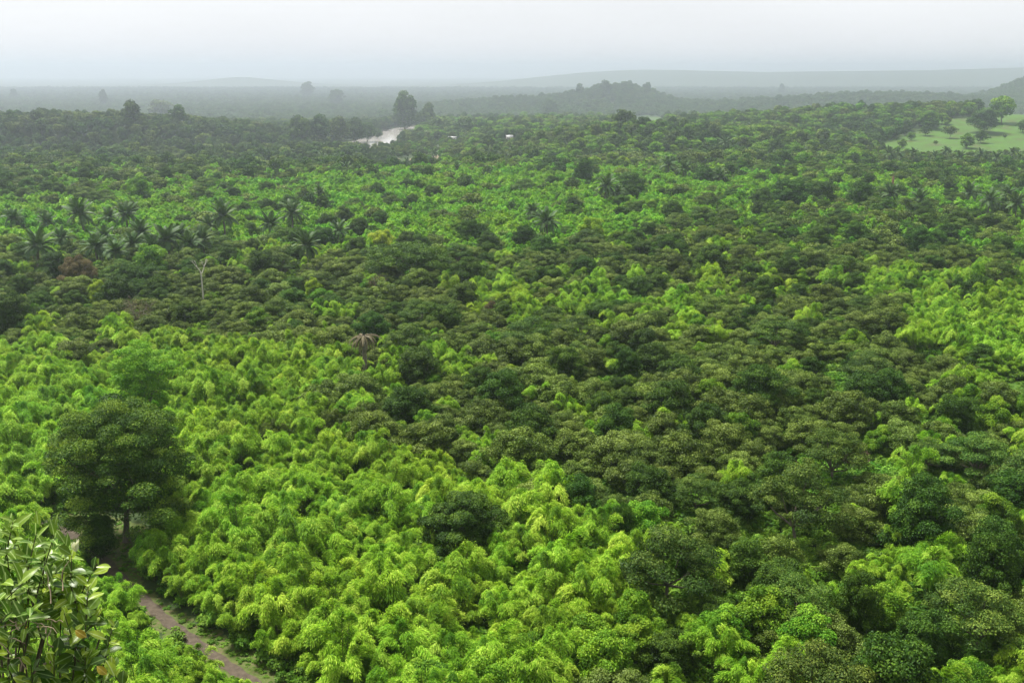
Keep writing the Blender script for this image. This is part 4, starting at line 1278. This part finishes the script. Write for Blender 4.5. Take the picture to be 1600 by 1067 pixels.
def place_leaf(parent, me, pos, direction, nrm, scale, name='leaf'):
    x = Vector(direction).normalized()
    z = Vector(nrm); z = (z - x * z.dot(x))
    z = z.normalized() if z.length > 1e-4 else Vector((0, 0, 1))
    y = z.cross(x)
    M = Matrix((x, y, z)).transposed().to_4x4()
    M.translation = Vector(pos) - parent.location
    o = new_obj(name, me, parent)
    o.matrix_local = M @ Matrix.Diagonal((scale, scale, scale, 1))
    return o

def shoot_plant(name, root_px, depth, tips, kindf, run=0.40, fillers=0, box=None):
    q = cam_pt(root_px, 1150, depth)
    root = Vector((q.x, q.y, float(height(q.x, q.y)) - 0.03))
    e = bpy.data.objects.new(name, None); col.objects.link(e); e.location = root
    fork = cam_pt(root_px, 1160, depth)
    T = Tubes()
    T.add([(0, 0, 0), tuple((fork - root) * 0.5 + Vector((0.03, 0.02, 0))), tuple(fork - root)], [0.035, 0.028, 0.022], 7)
    new_obj('stem', T.mesh('stem', 'green_stem'), e)
    to_cam = Vector((0.25, -0.9, 0.4))
    for (u, v, t_, nl, sc) in tips:
        tip = cam_pt(u, v, t_)
        low = cam_pt(root_px + (u - root_px) * 0.6 + rng.normal() * 25, min(1140, v + 120 + rng.normal() * 20), t_ + 0.32)
        m1 = low.lerp(tip, 0.55) + Vector((rng.normal() * 0.06, rng.normal() * 0.04, 0.02))
        B = Tubes()
        B.add([fork - root, fork.lerp(low, 0.6) - root + Vector((0, 0, -0.04)), low - root, m1 - root, tip - root], [0.008, 0.006, 0.0045, 0.0035, 0.002], 5)
        new_obj('branch', B.mesh('branch', 'green_stem'), e)
        axis_ = (tip - m1).normalized()
        s1 = axis_.cross(Vector((0, 1, 0.1))).normalized(); s2 = axis_.cross(s1)
        for k in range(nl):
            fr = k / max(1, nl - 1)
            a = k * 2.39996 + rng.normal() * 0.3
            pos = tip - axis_ * (run * fr * sc) + Vector(rng.normal(size=3) * 0.006)
            out = s1 * math.cos(a) + s2 * math.sin(a)
            dr = out * (0.45 + 0.6 * fr) + axis_ * (0.75 - 0.55 * fr) + Vector(rng.normal(size=3) * 0.2)
            nr = Vector((0, 0, 0.8)) + to_cam * 0.35 - out * 0.25 + axis_ * 0.3 + Vector(rng.normal(size=3) * 0.3)
            me, k_sc = kindf(fr)
            place_leaf(e, me, pos, dr, nr, k_sc * sc * (0.75 + 0.45 * rng.random()))
    for k in range(fillers):                            # leaves of the bush's inner body
        u, v = rng.uniform(box[0], box[2]), rng.uniform(box[1], box[3])
        if v < box[1] + (box[3] - box[1]) * 0.5 * max(0.0, (u - 90) / (box[2] - 90)) ** 1.5:
            continue
        pos = cam_pt(u, v, rng.uniform(5.15, 5.55))
        dr = Vector(rng.normal(size=3)) + Vector((0, -0.2, 0.1)); nr = to_cam * 0.5 + Vector((0, 0, 0.7)) + Vector(rng.normal(size=3) * 0.5)
        me, k_sc = kindf(1.0)
        place_leaf(e, me, pos, dr, nr, k_sc * (0.8 + 0.5 * rng.random()))
    return e, root

def shrub_kind(fr):
    if rng.random() < 0.006: return YE[0], 0.7
    if fr < 0.25 and rng.random() < 0.75 or rng.random() < 0.24: return OBY[rng.integers(2)], 0.75 + 0.5 * fr
    return OB[rng.integers(2)], 0.9
def vine_kind(fr):
    return LA[rng.integers(2)], 0.7 + 0.4 * rng.random()

shrub_tips = [(112, 868, 5.0, 12, 1.0), (152, 878, 5.1, 13, 1.0), (138, 912, 4.9, 14, 1.1), (176, 978, 5.0, 12, 1.0), (158, 960, 5.2, 12, 1.0), (66, 906, 5.1, 14, 1.0), (100, 958, 4.9, 14, 1.1), (36, 960, 5.2, 13, 1.0),
              (84, 1020, 4.9, 14, 1.1), (134, 1010, 5.0, 14, 1.1), (12, 1000, 5.0, 13, 1.1), (48, 1040, 5.0, 13, 1.1), (168, 1040, 5.1, 12, 1.0), (110, 1062, 5.0, 12, 1.1), (30, 1075, 4.8, 12, 1.1), (-20, 1030, 5.0, 10, 1.0), (90, 900, 5.3, 12, 1.0), (60, 985, 5.3, 13, 1.0), (140, 1068, 5.3, 12, 1.0), (120, 985, 5.4, 12, 1.0), (20, 930, 5.4, 12, 1.0)]
shrub, sroot = shoot_plant('leafy_shrub', 95, 5.1, shrub_tips[:17], shrub_kind, 0.30, 110, (-40, 880, 185, 1090))
tag(shrub, 'glossy round-leaved shrub with yellow spent leaves in the bottom left corner', 'shrub')
for k in range(14):                                 # pale flower buds at the tallest shoot
    a = k * 2.4; place_leaf(shrub, BUD, cam_pt(118, 862 - (k % 3) * 4, 4.97), (math.cos(a) * 0.5, math.sin(a) * 0.5, 1), (math.sin(a), math.cos(a), 0.3), 0.8 + 0.4 * rng.random(), 'flower_bud')
for (u, v, t_) in [(151, 1040, 4.75), (117, 984, 4.7)]:
    place_leaf(shrub, YE[0], cam_pt(u, v, t_), (rng.normal(), -0.3, -0.5), (rng.normal() * 0.3, -1, 0.5), 0.9)
vine_tips = [(20, 815, 5.05, 10, 1.0), (58, 826, 4.95, 10, 1.0), (84, 836, 4.9, 8, 1.0), (8, 850, 4.95, 9, 1.0), (40, 872, 5.0, 11, 1.1), (2, 905, 4.9, 10, 1.1), (70, 860, 5.1, 9, 1.0), (36, 910, 4.85, 11, 1.1), (-12, 880, 5.0, 9, 1.0), (24, 842, 5.15, 10, 1.0), (-25, 830, 5.05, 9, 1.0), (52, 940, 4.8, 8, 1.0), (10, 960, 4.8, 8, 1.0), (100, 850, 5.15, 8, .9)]
vine, vroot = shoot_plant('climbing_vine', 15, 5.0, vine_tips, vine_kind, 0.26, 170, (-40, 830, 110, 1000))
tag(vine, 'bright lance-leaved vine with dry twigs climbing over the corner shrub', 'vine')
for k in range(16):                                 # dry tendrils
    u, v = rng.uniform(-10, 105), rng.uniform(920, 1067)
    a = cam_pt(u, v, 4.85 + rng.random() * 0.3) - vroot
    B = Tubes(); d0 = Vector(rng.normal(size=3)); d0.z = abs(d0.z) * 0.6; d0.normalize()
    path = [a]
    for _ in range(5):
        d0 = (d0 + Vector(rng.normal(size=3) * 0.35)).normalized(); path.append(path[-1] + d0 * 0.035)
    B.add(path, [0.0035, 0.0032, 0.003, 0.0026, 0.002, 0.0012], 4)
    new_obj('dry_twig', B.mesh('dry_twig', 'dry_twig'), vine)

# ------------------------------------------------------------------ the air
v = [(sx * 11200, yy, zz) for zz in (-56, max(135.0, float(GZ.max()) + 6)) for sx, yy in ((-1, -500), (1, -500), (1, 14200), (-1, 14200))]
hz = new_obj('haze', np_mesh('haze', v, [(0, 3, 2, 1), (4, 5, 6, 7), (0, 1, 5, 4), (1, 2, 6, 5), (2, 3, 7, 6), (3, 0, 4, 7)]))
m = bpy.data.materials.new('haze'); m.use_nodes = True
n, l = m.node_tree.nodes, m.node_tree.links
n.clear()
out = n.new('ShaderNodeOutputMaterial'); pv = n.new('ShaderNodeVolumePrincipled')
pv.inputs['Color'].default_value = (0.82, 0.895, 1.0, 1)
pv.inputs['Density'].default_value = 0.00024
pv.inputs['Anisotropy'].default_value = 0.80
l.new(pv.outputs[0], out.inputs['Volume'])
hz.data.materials.append(m)
tag(hz, 'pale misty air over the whole plain', 'haze', kind='stuff')
